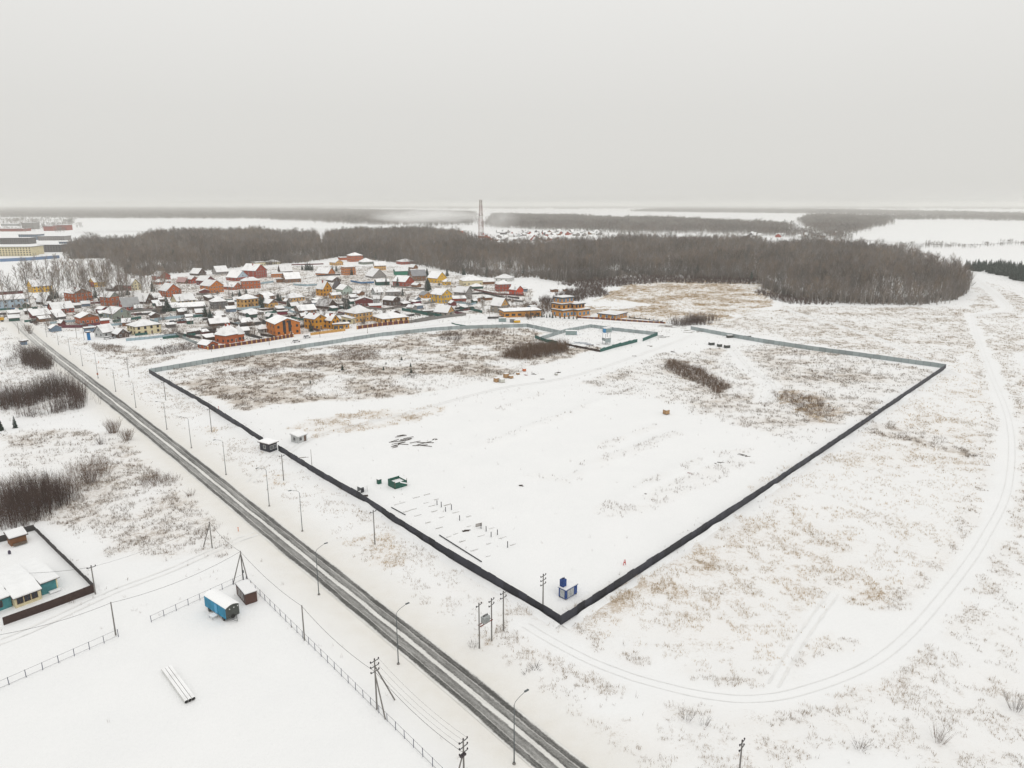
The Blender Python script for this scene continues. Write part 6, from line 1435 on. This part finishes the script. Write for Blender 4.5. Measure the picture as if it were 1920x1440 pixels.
# containers
def container(px, py, w, d, h, m, endm, label, rz):
    p = G(px, py); r = empty("container", p, rz); mb = MB(); mb.box(0, w, 0, d, .1, h, m); mb.build("body", r)
    for k in range(8): mb = MB(); mb.box(w * (k + .4) / 8, w * (k + .6) / 8, -.06, -.002, .2, h - .1, m); mb.build("rib", r)
    mb = MB(); mb.box(w + .002, w + .06, .05, d - .05, .15, h - .05, endm); mb.build("door", r)
    mb = MB(); mb.box(-.05, w + .07, -.07, d + .05, h + .003, h + .18, ROOFSNOW); mb.build("snow_cover", r); return tag(r, label, 'container')
CG = mat('container_grey_green', (.24, .31, .31), .5, .1, .5); CB = mat('container_blue', (.04, .22, .45), .5, .1, .5); CY = mat('container_yellow', (.62, .36, .02), .5, .1, .5)
container(*R('E', 362, 528), 7.0, 2.6, 2.6, CG, CB, 'grey-green container with a blue end in the small yard', -.12); container(*R('E', 818, 502), 4.5, 4, 2.6, CG, CB, 'blue-ended container at the back of the small yard', .5)
container(*R('D', 935, 742), 5.0, 2.6, 2.6, CG, CG, 'grey-green container on the lane below the orange garage', .15); container(*R('D', 1058, 748), 3.6, 2.6, 2.4, STEEL, STEEL, 'grey skip left of the yellow one', .1); container(*R('D', 1105, 752), 4.2, 2.6, 1.7, CY, CY, 'bright yellow skip on the lane', .1)
o = small_box(*R('E', 803, 500), 1.6, 1.6, 2.6, CB, "booth", 'blue booth at the left end of the back container', 'booth')
# platform tower in the small yard
p = G(*R('E', 820, 628)); r = empty("platform_tower", p, .4)
for x in (-1.6, 1.6):
    for y in (-1.6, 1.6): mb = MB(); mb.tube((x, y, -.1), (x, y, 6.2), .1, .1, STEEL, 6); mb.build("leg", r)
mb = MB(); mb.box(-2, 2, -2, 2, 3.4, 3.6, STEEL); mb.build("deck", r)
for a in range(4): mb = MB(); mb.box(-1.9, 1.9, -1.95, -1.9, 1.0 if a < 2 else 2, 3.3, GREYFENCE, Matrix.Rotation(a * math.pi / 2, 4, 'Z')); mb.build("side_panel", r)
mb = MB(); mb.box(-1.9, 1.9, -1.9, 1.9, 3.603, 3.78, SNOW); mb.build("snow_cover", r); tag(r, 'grey steel platform tower in the small yard', 'tower')
planks(*R('E', 560, 625), 8, 6, 'bluish boards stacked along the small yard front', mat('bluish_boards', (.14, .18, .24), .7), 5, -.35, .1); planks(*R('E', 690, 645), 6, 4, 'brown earth and boards in the small yard', SHRUBB, 3, -.2, .8); planks(*R('E', 1320, 660), 4, 2, 'snowy stone heap on the site track', WOOD, .8, .3, .8)
# foundation posts and footings, two pipes
mbp = MB(); mbp.tube((0, 0, -.2), (0, 0, 1), .10, .10, mat('black_post', (.02, .02, .03), .7), 7); PM = mbp.mesh("post")
for i, (x, y, t, w_) in enumerate([(957, 675, 630, 'leftmost'), (1000, 697, 645, 'second'), (1043, 740, 698, 'third'), (1101, 722, 672, 'fourth'), (1183, 830, 780, 'fifth'), (1397, 912, 862, 'sixth'), (1448, 940, 888, 'seventh'), (1498, 997, 945, 'eighth'), (1561, 975, 922, 'ninth'), (1663, 1102, 1040, 'rightmost')]):
    bx, by = R('X', x, y); p = G(bx, by); o = link("foundation_post", PM, None, p, 0, (1, 1, max(.9, hpx(bx, by, R('X', x, t)[1])))); tag(o, f'{w_} black foundation post from the left on the snowy site', 'post', 'foundation posts')
mbp = MB(); mbp.box(-1.1, 1.1, -.10, .10, -.1, .16, mat('frosted_concrete', (.46, .45, .43), .9, .2, 2)); mbp.box(-1.12, 1.12, -.12, .12, .163, .30, SNOW); FM_ = mbp.mesh("footing")
for i, (x, y) in enumerate([(560, 670), (610, 655), (715, 722), (765, 783), (868, 853), (978, 905), (1145, 965), (1210, 1040), (1330, 1128), (1470, 1190), (750, 600), (855, 570), (845, 655), (950, 620), (1060, 675), (1005, 800), (1145, 750), (1275, 790), (1275, 890), (1505, 910), (1613, 1003), (1475, 1065), (1715, 1075), (650, 743), (1075, 993), (905, 685), (930, 740), (1400, 985)]):
    p = G(*R('X', x, y)); o = link("footing", FM_, None, (p.x, p.y, 0), .62, (random.uniform(.45, 1.0), 1, random.uniform(.6, 1.1))); tag(o, 'short snow-capped concrete footing of the foundation on the plot', 'footing', 'foundation footings')
for (a, b2, l_) in [((734, 952), (760, 966), 'short dark pipe lying inside the roadside fence'), ((824, 1004), (903, 1054), 'long dark pipe lying inside the roadside fence')]:
    A, B = G(*a), G(*b2); mb = MB(); mb.tube((0, 0, .12), (B - A) + Vector((0, 0, .12)), .14, .14, METALDK, 8); o = mb.build("pipe"); o.location = A; tag(o, l_, 'pipe')
# scrap near the centre of the foundation
planks(*R('X', 1245, 935), 3, 1.8, 'dark curved scrap between the foundation posts', DARKWOOD, .4); p = G(*R('X', 1375, 900)); r = empty("formwork", p, .5)
for k in range(3): mb = MB(); mb.box(-.9, .9, -.05, .05, .35 + .3 * k, .5 + .3 * k, WOOD); mb.build("board", r)
tag(r, 'wooden formwork boards on the foundation', 'formwork')

# ------------------------------------------------------------------ vehicles
def car(px, py, rz, m, label, L_=4.6, suv=True):
    p = G(px, py); r = empty("parked_car", p, rz); h1 = .95; h2 = 1.65 if suv else 1.45
    mb = MB(); mb.prism([(-L_ / 2, -.9, .35), (L_ / 2, -.9, .35), (L_ / 2, .9, .35), (-L_ / 2, .9, .35)], h1 - .35, m); mb.build("body", r)
    mb = MB(); x0, x1, t0, t1 = -L_ * .42, L_ * .25, -L_ * .36, L_ * .12
    bt = [(x0, -.82, h1 + .002), (x1, -.82, h1 + .002), (x1, .82, h1 + .002), (x0, .82, h1 + .002)]; tp = [(t0, -.7, h2), (t1, -.7, h2), (t1, .7, h2), (t0, .7, h2)]
    for k in range(4): mb.poly([bt[k], bt[(k + 1) % 4], tp[(k + 1) % 4], tp[k]], GLASS)
    mb.build("windows", r); mb = MB(); mb.prism([(x, y, h2 + .002) for x, y, _ in tp], .1, SNOW); mb.build("roof", r)
    for x in (-L_ * .3, L_ * .3):
        for y in (-.86, .86): mb = MB(); mb.tube((x, y - .11, .34), (x, y + .11, .34), .34, .34, RUBBER, 10); mb.build("wheel", r)
    for y in (-.6, .6): mb = MB(); mb.box(L_ / 2 + .002, L_ / 2 + .04, y - .2, y + .2, .6, .75, FRAME); mb.build("headlight", r)
    return tag(r, label, 'car')
WC = mat('white_car_paint', (.68, .68, .68), .3); GC = mat('grey_car_paint', (.30, .31, .32), .3); DC = mat('dark_car_paint', (.04, .045, .06), .3); BC = mat('blue_car_paint', (.22, .30, .38), .3)
car(*R('C', 455, 1040), .72, WC, 'white off-road car parked before the large ochre house'); car(*R('C', 335, 1088), .72, WC, 'snow-covered car on the lane before the orange house', suv=False); car(*R('A', 380, 752), .7, DC, 'dark car near the roadside bush by the junction', suv=False)
car(*R('B', 600, 852), .6, BC, 'blue-grey car on the inner lane of the village', suv=False); car(*R('B', 505, 868), .6, DC, 'dark car in the yard right of the cream bungalow'); car(*R('A', 1210, 935), .5, WC, 'snow-covered car before the white plastered house', suv=False); car(*R('A', 1250, 928), .5, GC, 'grey car between white plastered house and dark cottage', suv=False)
car(*R('B', 30, 800), .5, WC, 'snow-buried car behind the cream bungalow', suv=False); car(*R('A', 1460, 880), 1.0, DC, 'dark car at the corner of the cream bungalow')
# yellow truck at the left edge
p = G(-2, 604); r = empty("truck", p, .9); YE = mat('machine_yellow', (.60, .34, .03), .5)
mb = MB(); mb.box(-3, 3, -1.2, 1.2, .9, 1.3, METALDK); mb.build("chassis", r); mb = MB(); mb.box(1.2, 3, -1.2, 1.2, 1.303, 3.1, YE); mb.build("cab", r); mb = MB(); mb.box(-3, 1.0, -1.2, 1.2, 1.303, 2.6, YE); mb.build("tipper", r)
mb = MB(); mb.box(3.002, 3.03, -1, 1, 2.1, 2.9, GLASS); mb.build("windscreen", r)
for x in (-2.2, -1, 2.1):
    for y in (-1.15, 1.15): mb = MB(); mb.tube((x, y - .15, .5), (x, y + .15, .5), .5, .5, RUBBER, 10); mb.build("wheel", r)
tag(r, 'yellow truck cut by the left edge at the road junction', 'truck')
# short markers on the snow
for (x, y, m, l_) in [(447, 997, MATS['orange_sign'], 'thin orange marker post near the strutted pole'), (410, 767, REDM, 'pink-red marker on the plot near the far fence'), (185, 681, MATS['orange_wrap'], 'orange crate-like stand by the road lamps')]:
    p = G(x, y); mb = MB(); mb.box(-.06, .06, -.06, .06, -.1, 1.0, m); mb.box(-.1, .1, -.05, .05, 1.002, 1.25, m); o = mb.build("marker_post"); o.location = p; tag(o, l_, 'marker')
# ------------------------------------------------------------------ chimney smoke drifting over the far settlement
sm = bpy.data.materials.new("chimney_smoke"); sm.use_nodes = True; nt = sm.node_tree; nt.nodes.clear()
so = nt.nodes.new("ShaderNodeOutputMaterial"); sv = nt.nodes.new("ShaderNodeVolumePrincipled"); sv.inputs["Color"].default_value = (.93, .93, .92, 1)
L = nt.links.new; tc = N("ShaderNodeTexCoord"); nzs = noise(1.6, 4, .6)
ln = N("ShaderNodeVectorMath", operation='LENGTH'); L(tc.outputs["Object"], ln.inputs[0])
fall = math_('SUBTRACT', 1.0, ln.outputs["Value"], clamp=True)
L(math_('MULTIPLY', math_('MULTIPLY', fall, math_('MULTIPLY_ADD', nzs, 3.0, -1.0, clamp=True)), .030), sv.inputs["Density"]); L(sv.outputs[0], so.inputs["Volume"])
for (x, y, z, sx, sz) in ((938, 440, 26, 60, 34), (800, 425, 24, 240, 30)):
    mb = MB(); mb.lathe([(.01, -1), (.5, -.866), (.866, -.5), (1, 0), (.866, .5), (.5, .866), (.01, 1)], sm, 16)
    p = G(x, y); o = mb.build("smoke"); o.location = (p.x, p.y, z + 14); o.scale = (sx, sx * .6, sz); tag(o, 'pale chimney smoke beside the radio mast' if x > 900 else 'thin smoke drifting over the wood left of the mast', 'smoke', kind='stuff')
# ------------------------------------------------------------------ wheel ruts pressed into the snow
RUT = mat('packed_wheel_rut', (0.75, 0.75, 0.742), 0.6, 0.06, 0.5)
def ruts(name, pts, gauge=1.7, w=.42):
    line = smooth_line(Garr(pts), 2.0); d = np.gradient(line, axis=0); d /= np.hypot(d[:, 0], d[:, 1])[:, None]; nr = np.stack([-d[:, 1], d[:, 0]], 1); V = []; Q = []
    for s in (-1, 1):
        off = len(V)
        for k in range(len(line)):
            ww = w * (.6 + .8 * random.random())
            for e_ in (-.5, .5):
                q = line[k] + nr[k] * (s * gauge / 2 + e_ * ww); V.append((q[0], q[1], 0))
        Q += [(off + 2 * k, off + 2 * k + 1, off + 2 * k + 3, off + 2 * k + 2) for k in range(len(line) - 1)]
    V = np.array(V, float); V[:, 2] = ground_h(V[:, 0], V[:, 1]) + .05
    me = tri_mesh(name, V, np.array(Q), [RUT])
    if me.polygons[0].normal.z < 0: me.flip_normals()
    tag(link(name, me), kind='structure')

ruts("wheel_ruts", [(x + 5 * math.sin(i_ * 1.7), y + 3 * math.cos(i_ * 2.3)) for i_, (x, y) in enumerate(TRACK)], 1.8, .16); ruts("wheel_ruts", [(1450, 1285), (1500, 1200), (1565, 1110)]); ruts("wheel_ruts", [(1460, 577), (1640, 632), (1800, 705)]); ruts("wheel_ruts", [(1818, 592), (1890, 580), (1862, 548), (1822, 516)], 2, .6)
ruts("wheel_ruts", [(540, 850), (600, 815), (760, 775), (930, 730), (1070, 706), (1200, 665), (1300, 628)], 1.8, .5); ruts("wheel_ruts", [(470, 905), (512, 856), (545, 838)], 2.0, .5); ruts("wheel_ruts", [(1370, 648), (1405, 690), (1450, 722), (1440, 750)], 1.8, .5)
ruts("wheel_ruts", [(480, 1000), (430, 1020), (330, 1065), (210, 1110), (60, 1180), (-30, 1215)], 1.9, .5); ruts("wheel_ruts", [(300, 668), (430, 652), (620, 630), (800, 612), (900, 600), (1060, 600), (1280, 612)], 1.8, .6)
# snow drifted against the foot of the dark fences
def drift(pts, side, seed):
    line = smooth_line(Garr(pts), 1.2); d = np.gradient(line, axis=0); d /= np.hypot(d[:, 0], d[:, 1])[:, None]; nr = np.stack([-d[:, 1], d[:, 0]], 1) * side; V = []; n = len(line)
    s = np.arange(n) * 1.2; hh = np.clip(fbm(s / 7, s * 0 + seed, seed, 4) - .28, 0, 1) * 1.15 + .08; gz = ground_h(line[:, 0], line[:, 1])
    for off, f in ((.02, 1.0), (.5, .72), (1.1, .25), (1.9, -.12)):
        q = line + nr * off; V.append(np.c_[q, gz + hh * f])
    V = np.stack(V, 1).reshape(-1, 3); Q = [(k * 4 + j, k * 4 + j + 1, k * 4 + j + 5, k * 4 + j + 4) for k in range(n - 1) for j in range(3)]
    me = tri_mesh("snow_drift", V, np.array(Q), [SNOW]); 
    if me.polygons[0].normal.z < 0: me.flip_normals()
    me.polygons.foreach_set('use_smooth', np.ones(len(Q), bool)); tag(link("snow_drift", me), kind='structure')
drift([(282, 702), (390, 765.5), (494, 833)], -1, 3); drift([(522, 846.5), (593, 891), (677, 939.5), (750, 988.5), (840, 1046), (944, 1108), (1050, 1174)], -1, 4); drift([(1054, 1174), (1437, 921.5), (1773, 692)], -1, 5)
# ------------------------------------------------------------------ the air
HAZE_TOP = 112.0
hz = MB(); hm = bpy.data.materials.new("winter_haze"); hm.use_nodes = True
hm.node_tree.nodes.clear()
ho = hm.node_tree.nodes.new("ShaderNodeOutputMaterial"); hv = hm.node_tree.nodes.new("ShaderNodeVolumePrincipled")
hv.inputs["Color"].default_value = (0.86, 0.86, 0.835, 1); hv.inputs["Density"].default_value = 0.00012; hv.inputs["Anisotropy"].default_value = 0.0
hm.node_tree.links.new(hv.outputs[0], ho.inputs["Volume"])
hz.box(-30500, 30500, -3500, 42500, -2.0, HAZE_TOP, hm)
tag(hz.build("haze"), 'thin pale winter haze over the whole place', 'haze', kind='stuff')
